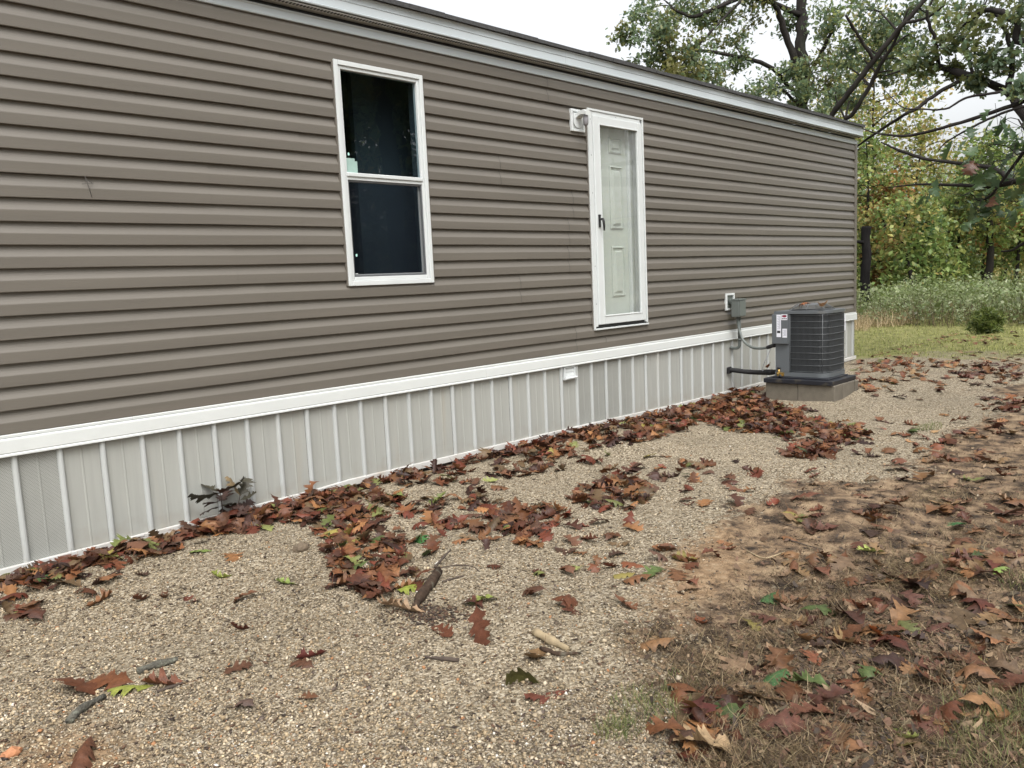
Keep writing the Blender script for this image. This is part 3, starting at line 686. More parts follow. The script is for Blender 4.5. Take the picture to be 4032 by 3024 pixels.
def plan(ins=0.0, r=.11, n=9, x0=AX0, x1=AX1, y0=AY0, y1=AY1):
    """outline with rounded corners on the coil side, starting at wall side left, going outward then round"""
    x0 += ins; x1 -= ins; y0 += ins; y1 -= ins; r = max(r-ins, .004); p = [(x0, y1)]
    for cx, cy, a0, rr in ((x0, y0, math.pi, r), (x1, y0, 1.5*math.pi, r), (x1, y1, 0, r*.5)):
        sx = 1 if cx == x0 else -1; sy = 1 if cy == y0 else -1
        c = (cx+sx*rr, cy+sy*rr)
        for a in np.linspace(a0, a0+math.pi/2, n): p.append((c[0]+rr*math.cos(a), c[1]+rr*math.sin(a)))
    return p
def slab(outl, z0, z1, mb=None):
    mb = mb or MB(); n = len(outl); V = [(x, y, z0) for x, y in outl]+[(x, y, z1) for x, y in outl]
    return mb.add(V, [(i, (i+1) % n, n+(i+1) % n, n+i) for i in range(n)]+[tuple(range(n))[::-1], tuple(range(n, 2*n))])
tpart(slab(plan(-.004), AZ0, AZ0+.042), 'base_pan', M['acgrey'], ac)
mb = MB()
for x_, y_ in ((7.80, -1.08), (8.18, -1.08), (7.80, -.68), (8.18, -.68)): mb.tube([(x_, y_, ZP+.0625), (x_, y_, AZ0)], .028, 10)
ft = tpart(mb, 'foot', M['dark'], ac)
tpart(slab(plan(.022), AZ0+.0425, AZ1-.028), 'coil', M['acdark'], ac)
tpart(slab(plan(-.010, .12), AZ1-.028, AZ1), 'top_lid', M['acgrey'], ac)
PY = -.765     # service panel from the wall side to here
mb = MB(); mb.box(AX0-.002, AX0+.2, PY, AY1-.0, AZ0+.0424, AZ1-.0285, .004); tpart(mb, 'service_panel', M['acgrey'], ac)
mb = MB(); mb.box(AX0-.035, AX0+.12, PY+.004, AY1+.022, .595, AZ1-.029, .004); tpart(mb, 'control_box', M['acgrey'], ac)
CX = AX0-.0352
def sticker(y0, y1, z0, z1, m, name, d=.0008): return tpart(MB().box(CX-d, CX-.0001, y0, y1, z0, z1), name, m, ac)
lb = sticker(-.693, -.645, .665, .892, M['label'], 'rating_label')
mb = MB()
for i in range(16):
    z_ = .875-.0085*i; mb.box(CX-.0014, CX-.0009, -.692+.006, -.650-.010*((i*7) % 3), z_, z_+.0035)
def sub(mb, name, m, par):
    l = ac.location
    for i, v in enumerate(mb.V): mb.V[i] = (v[0]-l[0], v[1]-l[1], v[2]-l[2])
    return mb.build(name, m, par)
tag(sub(mb, 'print', M['labeltext'], lb), kind='stuff')
sub(MB().box(CX-.0014, CX-.0009, -.687, -.651, .705, .730), 'black_box', M['labelblack'], lb)
lb = sticker(-.761, -.697, .838, .896, M['label'], 'maker_label', .0010)
def oval(y, z, ry, rz, d, n=24):
    return MB().add([(CX-d, y, z)]+[(CX-d, y+ry*math.cos(2*math.pi*i/n), z+rz*math.sin(2*math.pi*i/n)) for i in range(n)], [(0, 1+(i+1) % n, 1+i) for i in range(n)])
sub(oval(-.729, .878, .027, .0115, .0014), 'emblem_backing', M['labelblack'], lb); sub(oval(-.729, .876, .023, .0115, .0018), 'emblem', M['labelred'], lb)  # black oval printed behind the red emblem
mb = MB()
for i, (a, b_) in enumerate([(0, .010), (.012, .019), (.021, .030), (.032, .038), (.040, .051)]): mb.box(CX-.0014, CX-.0011, -.755+a, -.755+b_, .847, .857-.002*(i % 2))
tag(sub(mb, 'print', M['labelblack'], lb), kind='stuff')
lb = sticker(-.757, -.708, .660, .750, M['label'], 'notice_label', .0009)
mb = MB()
for i in range(7): mb.box(CX-.0014, CX-.0010, -.752, -.714-.004*(i % 3), .735-.0095*i, .739-.0095*i)
tag(sub(mb, 'print', M['labeltext'], lb), kind='stuff')
for i in range(4): tpart(MB().box(AX0+.01, AX0+.055, AY1+.0221, AY1+.0228, .66+.05*i, .695+.05*i), 'side_label', M['label'], ac)
# grille: horizontal hoops and vertical wires
gp = [p for p in plan(-.002, .115, 12)]
gp = [(AX0-.002, PY-.004)]+gp[1:]
hoops = []
zg = np.linspace(AZ0+.055, AZ1-.042, 10)
for z_ in zg:
    mb = MB(); mb.tube([(x, y, z_) for x, y in gp[:-10]], .0024, 5); tpart(mb, 'grille_hoop', M['wire'], ac)
seg = np.array(gp[:-10]); dl = np.r_[0, np.cumsum(np.linalg.norm(np.diff(seg, axis=0), axis=1))]
bars = np.arange(.004, dl[-1], .0125)
mb = MB()
for i, s_ in enumerate(bars):
    x = np.interp(s_, dl, seg[:, 0]); y = np.interp(s_, dl, seg[:, 1])
    c = np.array([8.0, -.9]); dv = (c-np.array([x, y])); dv /= np.linalg.norm(dv)
    mb.tube([(x+dv[0]*.006, y+dv[1]*.006, zg[0]), (x+dv[0]*.006, y+dv[1]*.006, zg[-1])], .0015, 4, False)
tag(tpart(mb, 'grille_bars', M['wirefine'], ac), kind='stuff')
for s_ in (.002, .335, dl[-1]-.002):
    x = np.interp(s_, dl, seg[:, 0]); y = np.interp(s_, dl, seg[:, 1]); mb = MB(); mb.tube([(x-.002, y-.002, zg[0]-.008), (x-.002, y-.002, zg[-1]+.01)], .0028, 5); tpart(mb, 'grille_upright', M['wire'], ac)
mb = MB(); mb.box(AX1-.10, AX1-.085, AY0-.008, AY0-.003, AZ1-.22, AZ1-.06); tpart(mb, 'side_strip', M['label'], ac)
# fan guard
fx, fy = 7.995, -.885
fan = empty('fan_guard'); fan.parent = ac; fan.location = (fx-ac.location[0], fy-ac.location[1], AZ1-ac.location[2])
mb = MB(); mb.tube([(0, 0, .001), (0, 0, .003)], .205, 28); mb.build('fan_well', M['acdark'], fan)
for r_, z_ in ((.215, .006), (.197, .018), (.179, .030), (.161, .041), (.143, .050), (.125, .057)):
    a = np.linspace(0, 2*math.pi, 37); MB().tube([(r_*math.cos(t), r_*math.sin(t), z_) for t in a], .0019, 5, False).build('guard_ring', M['wire'], fan)
for i in range(8):
    a = 2*math.pi*i/8+.2; MB().tube([(r_*math.cos(a), r_*math.sin(a), z_+.003) for r_, z_ in ((.225, .002), (.179, .034), (.143, .054), (.118, .061))], .0026, 5).build('guard_spoke', M['wire'], fan)
MB().tube([(0, 0, .056), (0, 0, .061), (0, 0, .063)], [.120, .120, .112], 28).build('guard_cap', M['acgrey'], fan)
# service valves
mb = MB(); mb.tube([(7.742, -.66, .288), (7.72, -.64, .288)], .013, 8); mb.tube([(7.735, -.655, .27), (7.735, -.655, .335)], .012, 8); mb.tube([(7.73, -.69, .268), (7.70, -.69, .268)], .011, 8); mb.box(7.72, 7.748, -.71, -.64, .262, .30, .003)
tpart(mb, 'service_valve', M['brass'], ac)
mb = MB(); mb.tube([(7.735, -.655, .335), (7.735, -.655, .356)], .017, 8); mb.tube([(7.70, -.69, .268), (7.685, -.69, .268)], .015, 8); tpart(mb, 'valve_cap', M['dark'], ac)

# ================================================================== FALLEN LEAVES
def oak_leaf(seed, curl_r, arch, twist=0.0, hires=True):
    """red oak leaf, unit length along +y, curled; returns V, F"""
    q = random.Random(seed)
    T = [0, .06, .12, .18, .23, .27, .31, .36, .41, .46, .50, .53, .57, .61, .66, .70, .73, .77, .81, .85, .89, .93, .97, 1.0]
    Wd = [.006, .04, .12, .21, .29, .22, .25, .13, .16, .30, .45, .34, .39, .17, .18, .30, .41, .29, .32, .15, .19, .21, .10, .0]
    rows = []
    jl = [1+q.uniform(-.28, .22) for _ in range(24)]; jr = [1+q.uniform(-.28, .22) for _ in range(24)]; lob = [0]*4+[1]*4+[2]*6+[3]*6+[4]*4
    for i, (t, w_) in enumerate(zip(T, Wd)):
        k = lob[i]
        wl, wr = w_*jl[k]*(1+.4*(jl[i]-1)), w_*jr[k]*(1+.4*(jr[i]-1))
        if w_ < .1: wl = wr = w_
        rows.append([(-wl, t+.32*wl), (-wl*.5, t+.15*wl), (0, t), (wr*.5, t+.15*wr), (wr, t+.32*wr)])
    V = np.array([(x, y, 0) for r_ in rows for x, y in r_], float); n = 5
    F = [(i*n+k, i*n+k+1, (i+1)*n+k+1, (i+1)*n+k) for i in range(len(rows)-1) for k in range(n-1)]
    # petiole
    b = len(V); pet = np.array([(-.008, 0, 0), (.008, 0, 0), (-.006, -.13, .01), (.006, -.13, .01), (-.005, -.26, .03), (.005, -.26, .03)])
    V = np.vstack([V, pet]); F += [(b, b+1, b+3, b+2), (b+2, b+3, b+5, b+4)]
    x, y = V[:, 0].copy(), V[:, 1].copy()
    z = V[:, 2]+.03*vnoise(x*3, y*3, 1.7, seed)+.012*vnoise(x, y, 11, seed+1)-.02*np.exp(-(x/.03)**2)
    Rx = curl_r*(1+.5*(y-.5)); sgn = 1 if q.random() < .75 else -1
    ang = x/Rx; xn = Rx*np.sin(ang); zn = sgn*Rx*(1-np.cos(ang))
    z = z+zn; x = xn
    Ry = arch
    a2 = (y-.4)/Ry; yn = np.sin(a2)*(Ry-z)+.4; zz = Ry-np.cos(a2)*(Ry-z)
    V = np.stack([x, yn, zz*(1 if q.random() < .6 else -1)], -1)
    tw = twist*(V[:, 1]-.5); c, s = np.cos(tw), np.sin(tw)
    V = np.stack([V[:, 0]*c-V[:, 2]*s, V[:, 1], V[:, 0]*s+V[:, 2]*c], -1)
    return V, np.array(F, int)
def rot(yaw, pitch, roll):
    return np.array((Matrix.Rotation(yaw, 3, 'Z') @ Matrix.Rotation(pitch, 3, 'X') @ Matrix.Rotation(roll, 3, 'Y')))
LV = []
for i in range(14):
    q = random.Random(40+i)
    LV.append(oak_leaf(i, q.choice([.26, .36, .55, .9, 1.3]), q.choice([.5, .8, 1.2, 2.0]), q.uniform(-.7, .7)))
LM = [mesh_np('oak_leaf_%d' % i, v, f, smooth=True) for i, (v, f) in enumerate(LV)]
def leaf_mat(name, objcol, transl=0.12, spec=.24, rough=.46):
    m = mat(name, (0, 0, 0), rough, var=.45, scale=5, attr=not objcol, objcol=objcol, bump=.25, bscale=35, spec=spec, transl=transl)
    return m
M['leafobj'] = leaf_mat('fallen_leaf', True); M['leafstuff'] = leaf_mat('fallen_leaf_litter', False)
for m_ in LM: m_.materials.append(M['leafobj'])
BROWN = [(.125, .046, .022), (.095, .035, .019), (.15, .062, .027), (.065, .027, .017), (.19, .09, .042), (.11, .052, .030), (.045, .023, .018), (.23, .11, .045), (.135, .040, .023), (.16, .075, .04), (.075, .04, .026), (.13, .085, .045)]
TAN = [(.25, .135, .062), (.30, .19, .095), (.21, .105, .05), (.17, .075, .038), (.15, .062, .036), (.23, .15, .09), (.12, .052, .036), (.19, .07, .035)]
GREEN = [(.12, .14, .04), (.08, .11, .035), (.17, .18, .06), (.22, .18, .05)]
# (px, py, half-width, half-height in the photograph, count, palette, pile height, zone)
CL = [(230, 2240, 250, 75, 60, BROWN, .02, 'drift'), (500, 2150, 200, 60, 55, BROWN, .03, 'drift'), (60, 2290, 120, 50, 22, BROWN, .01, 'drift'), (60, 2400, 90, 45, 9, BROWN, .01, 'drift'),
      (870, 2040, 200, 60, 120, BROWN, .07, 'drift'), (1180, 1990, 190, 70, 110, BROWN, .05, 'drift'), (1350, 2060, 150, 60, 65, BROWN, .03, 'drift'), (1430, 1975, 150, 50, 60, BROWN, .04, 'drift'),
      (1440, 2180, 160, 75, 70, BROWN, .03, 'patch'), (1480, 2290, 170, 60, 48, BROWN, .02, 'patch'), (1640, 1880, 200, 40, 40, BROWN, .02, 'drift'), (1880, 1950, 110, 60, 20, BROWN, .02, 'patch'),
      (2080, 2050, 150, 55, 75, BROWN, .04, 'patch'), (2020, 2110, 160, 40, 18, BROWN, .01, 'patch'), (1780, 2020, 200, 60, 26, BROWN, .01, 'patch'), (1750, 2130, 200, 60, 18, BROWN, .01, 'patch'),
      (2420, 1950, 150, 60, 95, BROWN, .06, 'patch'), (2080, 1760, 260, 55, 130, BROWN, .04, 'drift'), (2000, 1840, 200, 40, 35, BROWN, .02, 'drift'), (2420, 1690, 200, 55, 256, BROWN, .09, 'pile'), (2620, 1640, 180, 60, 256, BROWN, .10, 'pile'),
      (2850, 1600, 190, 70, 351, BROWN, .12, 'pile'), (2960, 1640, 170, 60, 202, BROWN, .08, 'pile'), (3100, 1660, 130, 55, 108, BROWN, .03, 'pile'), (3220, 1710, 170, 45, 108, BROWN, .03, 'pile'), (3190, 1780, 110, 30, 47, BROWN, .03, 'pile'), (3330, 1720, 90, 30, 40, BROWN, .02, 'pile'),
      (2450, 1840, 260, 60, 26, BROWN, .01, 'patch'), (2700, 1850, 250, 60, 14, BROWN, .01, 'patch'),
      (3440, 1490, 90, 50, 40, TAN, .02, 'far'), (3560, 1530, 150, 50, 24, TAN, .01, 'far'), (3700, 1460, 200, 35, 60, TAN, .02, 'far'), (3900, 1470, 130, 45, 70, BROWN, .03, 'far'), (3960, 1590, 110, 35, 40, BROWN, .02, 'far'), (3480, 1430, 120, 20, 30, TAN, .01, 'far'),
      (3700, 1690, 330, 50, 34, TAN, .01, 'far'), (3550, 1800, 300, 60, 18, TAN, .01, 'yard'), (3850, 1800, 180, 90, 19, TAN, .01, 'yard'),
      (3700, 1380, 330, 60, 70, TAN, .0, 'lawn'), (3750, 1330, 280, 20, 30, TAN, .0, 'lawn'),
      (3500, 1960, 350, 80, 21, TAN, .01, 'yard'), (3850, 2050, 180, 120, 21, TAN, .01, 'yard'), (3250, 2120, 250, 90, 17, TAN, .01, 'yard'), (3750, 2230, 280, 80, 26, TAN, .02, 'yard'), (3300, 2250, 280, 70, 13, TAN, .01, 'yard'),
      (3650, 2450, 380, 110, 34, TAN, .02, 'yard'), (3200, 2480, 300, 120, 16, TAN, .01, 'yard'), (3750, 2650, 320, 100, 19, TAN, .01, 'yard'), (3050, 2720, 300, 100, 11, TAN, .01, 'yard'), (2730, 2850, 160, 120, 18, BROWN, .02, 'yard'), (3350, 2870, 380, 120, 13, TAN, .01, 'yard'), (3850, 2900, 180, 100, 7, TAN, .01, 'yard'),
      (2550, 2200, 350, 90, 20, BROWN, .0, 'gravel'), (2300, 2250, 400, 150, 13, BROWN, .0, 'gravel'), (2600, 2420, 200, 150, 6, TAN, .0, 'gravel'), (700, 2300, 700, 100, 10, BROWN, .0, 'gravel'), (1050, 2500, 700, 300, 5, BROWN, .0, 'gravel'), (2900, 1900, 300, 120, 20, BROWN, .0, 'gravel'), (2350, 2120, 250, 60, 12, BROWN, .0, 'gravel')]
leaves = []
def add_leaf(px, py, size, yaw, pitch, roll, col, var, zone, lift=0.0, gnd=None):
    g = ground_at(px, py) if gnd is None else gnd
    if g[0] < .1 or g[0] > 40 or g[1] > .45: return
    if g[1] > -.06: g = g.copy(); g[1] = -rnd.uniform(.05, .22); g[2] = float(ground_h(g[0], g[1]))
    if 7.62 < g[0] < 8.25 and g[1] > -1.29 and g[1] < -.5 and lift < .2: return
    rm = rot(yaw, pitch, roll) @ np.diag([rnd.uniform(.68, 1.12), 1, rnd.uniform(.5, 1.1)]); v = (LV[var][0]*size) @ rm.T
    c = v[:115].mean(axis=0); v = v-np.array([c[0], c[1], 0]); zmin = np.percentile(v[:, 2], 12)
    p = np.array([g[0], g[1], g[2]-zmin+.002+lift])
    if (v[:, 1]+p[1]).max() > -.034: p[1] -= (v[:, 1]+p[1]).max()+.034
    d = float((p-CAM) @ _f)
    leaves.append(dict(p=p-np.array([0, 0, 0]), off=-np.array([c[0], c[1], 0]), rm=rm, s=size, col=col, var=var, zone=zone, d=d, show=size/d, px=px, py=py))
for (cx, cy, hw, hh, n, pal, pile, zone) in CL:
    for _ in range(n):
        while True:
            a, b_ = rnd.uniform(-1.15, 1.15), rnd.uniform(-1.15, 1.15)
            if a*a+b_*b_ < 1+.3*rnd.random(): break
        px, py = cx+a*hw, cy+b_*hh
        if not (-150 < px < 4200 and py < 3150): continue
        flat = zone in ('gravel', 'lawn')
        tl = .14 if flat else (.16 if zone in ('yard', 'far') else .24)
        col = rnd.choice(pal)
        if rnd.random() < .05: col = rnd.choice(GREEN)
        if zone in ('yard', 'far') and rnd.random() < .35: col = rnd.choice(BROWN)
        k = rnd.uniform(.6, 1.1)*(.78 if zone == 'yard' else 1); col = tuple(min(1, c*k) for c in col)
        add_leaf(px, py, (rnd.uniform(.085, .155) if zone != 'yard' else rnd.uniform(.085, .18)) if zone != 'lawn' else rnd.uniform(.09, .14), rnd.uniform(0, 6.28), rnd.gauss(0, tl), rnd.gauss(0, tl), col, rnd.randrange(14), zone, lift=abs(rnd.gauss(0, .5))*pile*.5*max(0, 1-(a*a+b_*b_)))
for _ in range(300):
    x_ = rnd.choice([rnd.uniform(.95, 1.5), rnd.uniform(1.4, 3.4), rnd.uniform(1.6, 2.6), rnd.uniform(3.0, 5.6)]); y_ = -.05-.36*rnd.betavariate(1.1, 2.4)*(1 if x_ < 3 else .6)
    k = rnd.uniform(.6, 1.1); col = tuple(min(1, c*k) for c in (rnd.choice(BROWN) if rnd.random() > .04 else rnd.choice(GREEN)))
    add_leaf(0, 0, rnd.uniform(.085, .155), rnd.uniform(0, 6.28), rnd.gauss(0, .26), rnd.gauss(0, .26), col, rnd.randrange(14), 'drift', lift=abs(rnd.gauss(0, .022)), gnd=np.array([x_, y_, float(ground_h(x_, y_))]))
# leaves that stand out singly in the photograph: px, py, size, yaw, pitch, roll, colour, variant, label
SING = [(330, 2990, .175, 2.6, .05, .1, (.13, .055, .03), 3, 'large brown leaf with a yellow green base at the bottom left of the gravel'),
        (640, 2590+110, .16, .9, .1, .0, (.15, .055, .028), 6, 'reddish brown leaf beside the thin stick on the lower left gravel'),
        (300, 2730, .19, .55, .35, .3, (.12, .045, .022), 1, 'curled brown leaf lying beside the lichened stick at lower left'),
        (420, 2690, .18, .7, .1, -.1, (.16, .062, .028), 8, 'flat orange brown leaf under the end of the lichened stick'),
        (510, 2720, .15, 1.0, .12, .25, (.26, .28, .06), 5, 'yellow green leaf beside the lichened stick on the gravel'),
        (945, 2485, .11, 1.4, .3, .4, (.09, .03, .02), 2, 'small dark red brown leaf alone on the gravel left of centre'),
        (1225, 2590, .13, 1.5, .05, .9, (.12, .035, .028), 9, 'rolled maroon leaf alone on the gravel below centre'),
        (960, 2790, .09, .3, 0, 0, (.11, .07, .055), 4, 'small faded brown leaf pressed into the lower gravel'),
        (560, 2365, .13, 2.2, .2, .3, (.10, .04, .022), 7, 'dark brown leaf alone on the upper left gravel'),
        (1900, 2370, .14, 1.2, .1, .2, (.23, .26, .07), 11, 'yellow green leaf lying over a brown leaf right of the bark piece'),
        (1860, 2385, .13, .2, .2, .1, (.09, .035, .024), 12, 'brown leaf under the yellow green leaf right of the bark piece'),
        (1890, 2515, .19, 2.5, -.5, .7, (.12, .045, .025), 1, 'upright curled brown leaf at the end of the pale wood piece'),
        (2110, 2590, .16, 2.0, .1, 0, (.19, .115, .055), 13, 'tan leaf with yellow patch lying in front of the pale wood piece'),
        (2140, 2745, .15, 1.0, 0, .1, (.15, .05, .032), 10, 'wet red brown leaf on the gravel below the pale wood piece'),
        (2055, 2700, .13, .4, .2, 1.1, (.10, .095, .032), 0, 'half green folded leaf standing on the gravel below the wood piece'),
        (3030, 2360, .14, 1.6, .05, .1, (.055, .12, .040), 5, 'fresh green leaf on the bare soil right of the gravel'),
        (3060, 2680, .16, 1.5, .1, .2, (.06, .13, .045), 3, 'green and red leaf in the dry grass at lower right'),
        (3770, 2080, .16, 1.7, .35, .1, (.055, .15, .05), 8, 'bright green leaf below the right edge drift'),
        (3430, 2175, .15, .9, .1, .1, (.32, .36, .10), 6, 'pale yellow green leaf left of the thatch mound'),
        (3940, 2255, .12, 1.1, .1, .2, (.25, .34, .09), 4, 'light green leaf right of the thatch mound'),
        (3555, 2905, .13, 2.8, .1, 0, (.30, .33, .10), 2, 'pale yellow leaf in the grass near the bottom right'),
        (3480, 2510, .15, .8, .2, .2, (.30, .09, .03), 7, 'bright orange red leaf on the right hand soil'),
        (3340, 2530, .19, 1.5, .15, -.2, (.30, .20, .10), 9, 'broad pale tan leaf on the right hand soil'),
        (3910, 2525, .18, .6, .2, .1, (.28, .13, .06), 10, 'orange tan star shaped leaf near the right edge'),
        (3000, 2740, .21, 1.55, .08, .05, (.14, .088, .045), 13, 'large olive brown leaf lying in the dry grass below centre right'),
        (2750, 2830, .2, 2.3, .15, .2, (.10, .034, .028), 12, 'dark maroon leaf at the left of the lower right grass'),
        (2770, 2960, .19, .4, .3, .2, (.36, .25, .14), 11, 'pale buff curled leaf at the bottom edge of the photograph'),
        (3300, 2960-60, .17, 2.0, .1, .1, (.17, .095, .05), 6, 'tan brown leaf flat in the dry grass at bottom right'),
        (3780, 2330, .2, 1.9, .2, .15, (.25, .12, .06), 3, 'light brown leaf below the thatch mound by the right edge'),
        (1540, 2385, .17, 1.9, .15, .1, (.27, .17, .10), 9, 'pale tan leaf lying flat left of the bark piece'),
        (1600, 2410, .16, .7, .2, .2, (.30, .20, .12), 6, 'pale buff leaf tucked under the lower end of the bark piece'),
        (1620, 2320, .15, 1.4, .1, .1, (.24, .27, .05), 5, 'yellow green leaf resting against the bark piece'),
        (870, 2455-180, .11, 1.1, .05, .1, (.24, .27, .06), 2, 'small yellow green leaf at the lower edge of the drift'),
        (1130, 2300, .13, .7, .1, .3, (.23, .29, .08), 9, 'yellow green leaf between brown leaves left of the bark piece'),
        (1660, 2130, .13, 2.2, .1, .2, (.05, .14, .04), 4, 'dark green leaf among brown leaves in the middle of the gravel'),
        (785, 2175, .12, .9, .1, .1, (.20, .26, .07), 8, 'light green leaf lying in front of the seedling'),
        (165, 2290, .12, 1.9, .2, .1, (.06, .11, .04), 0, 'green leaf in the drift at the left edge')]
for s in SING:
    s = s[:6]+(tuple(c*.78 for c in s[6]),)+s[7:]
    add_leaf(*s[:2], s[2], s[3], s[4], s[5], s[6], s[7], 'single'); leaves[-1]['label'] = s[8]; leaves[-1]['show'] = 9
LMK = [((1.99, -.1), 'the seedling'), ((1.0, -.25), 'the left edge by the vented skirting'), ((3.1, -.3), 'the skirting below the window'), ((4.6, -.3), 'the skirting below the door'), ((6.2, -.5), 'the skirting in front of the air conditioner'), ((7.6, -1.0), 'the concrete blocks'),
       ((1.95, -1.8), 'the bark piece'), ((2.1, -2.6), 'the pale wood piece'), ((1.0, -2.2), 'the lichened sticks'), ((2.06, -.85), 'the brown stone'), ((3.35, -1.6), 'the middle of the gravel'), ((3.4, -2.6), 'the reddish soil'), ((3.6, -3.38), 'the thatch mound'), ((2.48, -3.93), 'the largest grass tuft'),
       ((1.95, -3.2), 'the grass tuft at the gravel edge'), ((4.9, -3.05), 'the low mat of dead grass'), ((2.9, -3.4), 'the dry grass below the thatch mound'), ((2.3, -3.5), 'the straw grass clump'), ((5.0, -1.8), 'the far end of the near gravel'), ((6.9, -2.35), 'the low grass strip'), ((8.8, -1.6), 'the gravel bank past the blocks'), ((12.5, -1.5), 'the lawn'), ((4.2, -3.75), 'the right edge above the mound')]
def leaf_words(l):
    r_, g_, b_ = l['col']
    c = 'yellow green' if g_ > .95*r_ else 'pale tan' if r_ > .24 else 'orange brown' if r_ > .15 else 'red brown' if r_ > 2.6*g_ else 'mid brown' if r_ > .09 else 'dark brown'
    lm = min(LMK, key=lambda k: (k[0][0]-l['p'][0])**2+(k[0][1]-l['p'][1])**2)[1]
    sz = 'large' if l['s'] > .155 else 'small' if l['s'] < .125 else 'medium'
    w_ = {'drift': 'in the drift', 'pile': 'in the thick pile', 'patch': 'in a loose patch', 'gravel': 'alone on gravel', 'yard': 'on the soil', 'far': 'on the far gravel', 'lawn': 'on the grass'}[l['zone']]
    return '%s %s oak leaf %s near %s' % (sz, c, w_, lm), 'fallen oak leaves near '+lm
leaves.sort(key=lambda l: -l['show'])
for l in leaves[:300]:
    o = bpy.data.objects.new('fallen_leaf', LM[l['var']]); COL.objects.link(o)
    mw = np.eye(4); mw[:3, :3] = l['rm']*l['s']; mw[:3, 3] = l['p']+l['off']
    o.matrix_world = Matrix(mw.tolist()); o.color = (*l['col'], 1)
    if 'label' in l: tag(o, l['label'], 'leaf')
    else: tag(o, leaf_words(l)[0], 'leaf', leaf_words(l)[1])
Vs, Fs, Cs, b0 = [], [], [], 0
for l in leaves[300:]:
    v, f = LV[l['var']]; v = (v*l['s']) @ l['rm'].T+l['p']+l['off']
    Vs.append(v); Fs.append(f+b0); Cs.append(np.tile(l['col'], (len(v), 1))); b0 += len(v)
tag(link('leaf_litter', mesh_np('leaf_litter', np.vstack(Vs), np.vstack(Fs), col=np.vstack(Cs), smooth=True), M['leafstuff']), 'brown oak leaf litter drifted along the house and yard', 'leaf litter', kind='stuff')

def leaf_on(name, loc, size, e, col, var, label):
    o = bpy.data.objects.new(name, LM[var]); COL.objects.link(o)
    mw = np.eye(4); mw[:3, :3] = rot(*e)*size; mw[:3, 3] = loc; o.matrix_world = Matrix(mw.tolist()); o.color = (*col, 1); tag(o, label, 'leaf')
leaf_on('fallen_leaf', (7.855, -1.045, .955), .17, (2.2, .25, .1), (.34, .19, .09), 6, 'tan leaf lying on the sloping fan guard of the air conditioner')
leaf_on('fallen_leaf', (8.00, -.87, .992), .15, (1.2, .1, .3), (.20, .08, .035), 3, 'brown leaf lying on the flat top of the fan guard')
leaf_on('fallen_leaf', (7.80, -.50, .335), .11, (2.0, .5, .6), (.20, .075, .035), 1, 'orange brown leaf caught on the black refrigerant line')

# ================================================================== GRAVEL, GRASS AND GROUND LITTER
def rot_batch(n, tilt):
    """random rotation matrices: yaw free, tilt gaussian"""
    a = rng.uniform(0, 2*np.pi, n); b_ = rng.normal(0, tilt, n); c = rng.normal(0, tilt, n)
    ca, sa, cb, sb, cc, sc_ = np.cos(a), np.sin(a), np.cos(b_), np.sin(b_), np.cos(c), np.sin(c)
    Z = np.zeros((n, 3, 3)); Z[:, 0, 0] = ca; Z[:, 0, 1] = -sa; Z[:, 1, 0] = sa; Z[:, 1, 1] = ca; Z[:, 2, 2] = 1
    X = np.zeros((n, 3, 3)); X[:, 0, 0] = 1; X[:, 1, 1] = cb; X[:, 1, 2] = -sb; X[:, 2, 1] = sb; X[:, 2, 2] = cb
    Y = np.zeros((n, 3, 3)); Y[:, 1, 1] = 1; Y[:, 0, 0] = cc; Y[:, 0, 2] = sc_; Y[:, 2, 0] = -sc_; Y[:, 2, 2] = cc
    return Z @ X @ Y
def scatter(V0, F0, P, size, Rm_, col, jitter=0.0):
    n = len(P); k = len(V0)
    V = np.repeat(V0[None], n, 0)
    if jitter: V = V*(1+rng.uniform(-jitter, jitter, (n, k, 1)))
    V = np.einsum('nij,nkj->nki', Rm_, V*size[:, None, None] if size.ndim == 1 else V*size[:, None, :])+P[:, None]
    F = (F0[None]+(np.arange(n)*k)[:, None, None]).reshape(-1, F0.shape[1])
    return V.reshape(-1, 3), F, np.repeat(col, k, 0)
def pick(pal, n, k=.15):
    pal = np.array(pal); c = pal[rng.integers(0, len(pal), n)]; return np.clip(c*(1+rng.uniform(-k, k, (n, 1))), 0, 1)
def to_ground(px, py):
    v = _f+np.outer((px-2016)/FPX, AX_R)-np.outer((py-1512)/FPX, AX_U); z = np.full(len(px), .02)
    for _ in range(6):
        t = (z-CAM[2])/v[:, 2]; P = CAM+t[:, None]*v; z = ground_h(P[:, 0], P[:, 1])
    P[:, 2] = z; return P
OCT = np.array([(1, 0, 0), (-.9, .2, 0), (.1, 1, 0), (-.1, -1, .1), (0.1, 0, .62), (0, .1, -.5)], float)
OF = np.array([(0, 2, 4), (2, 1, 4), (1, 3, 4), (3, 0, 4), (2, 0, 5), (1, 2, 5), (3, 1, 5), (0, 3, 5)])
n = 150000
px = rng.uniform(-150, 4100, n); py = 1560+(3060-1560)*rng.uniform(0, 1, n)**.80
P = to_ground(px, py)
th, red, lawn = zone_masks(P[:, 0], P[:, 1])
fin = .55*sstep(.25, .65, vnoise(P[:, 0], P[:, 1], 1.9, 95)+.3*vnoise(P[:, 0], P[:, 1], 6, 96))
keep = (P[:, 1] < -.02) & (rng.uniform(0, 1, n) > np.clip(th*.97+red*.82+fin, 0, .985)) & (P[:, 0] < 11)
keep &= ~((P[:, 0] > 7.66) & (P[:, 0] < 8.22) & (P[:, 1] > -1.27) & (P[:, 1] < -.54))
P = P[keep]; n = len(P)
sz = np.clip(rng.lognormal(math.log(.0036), .42, n), .002, .013)
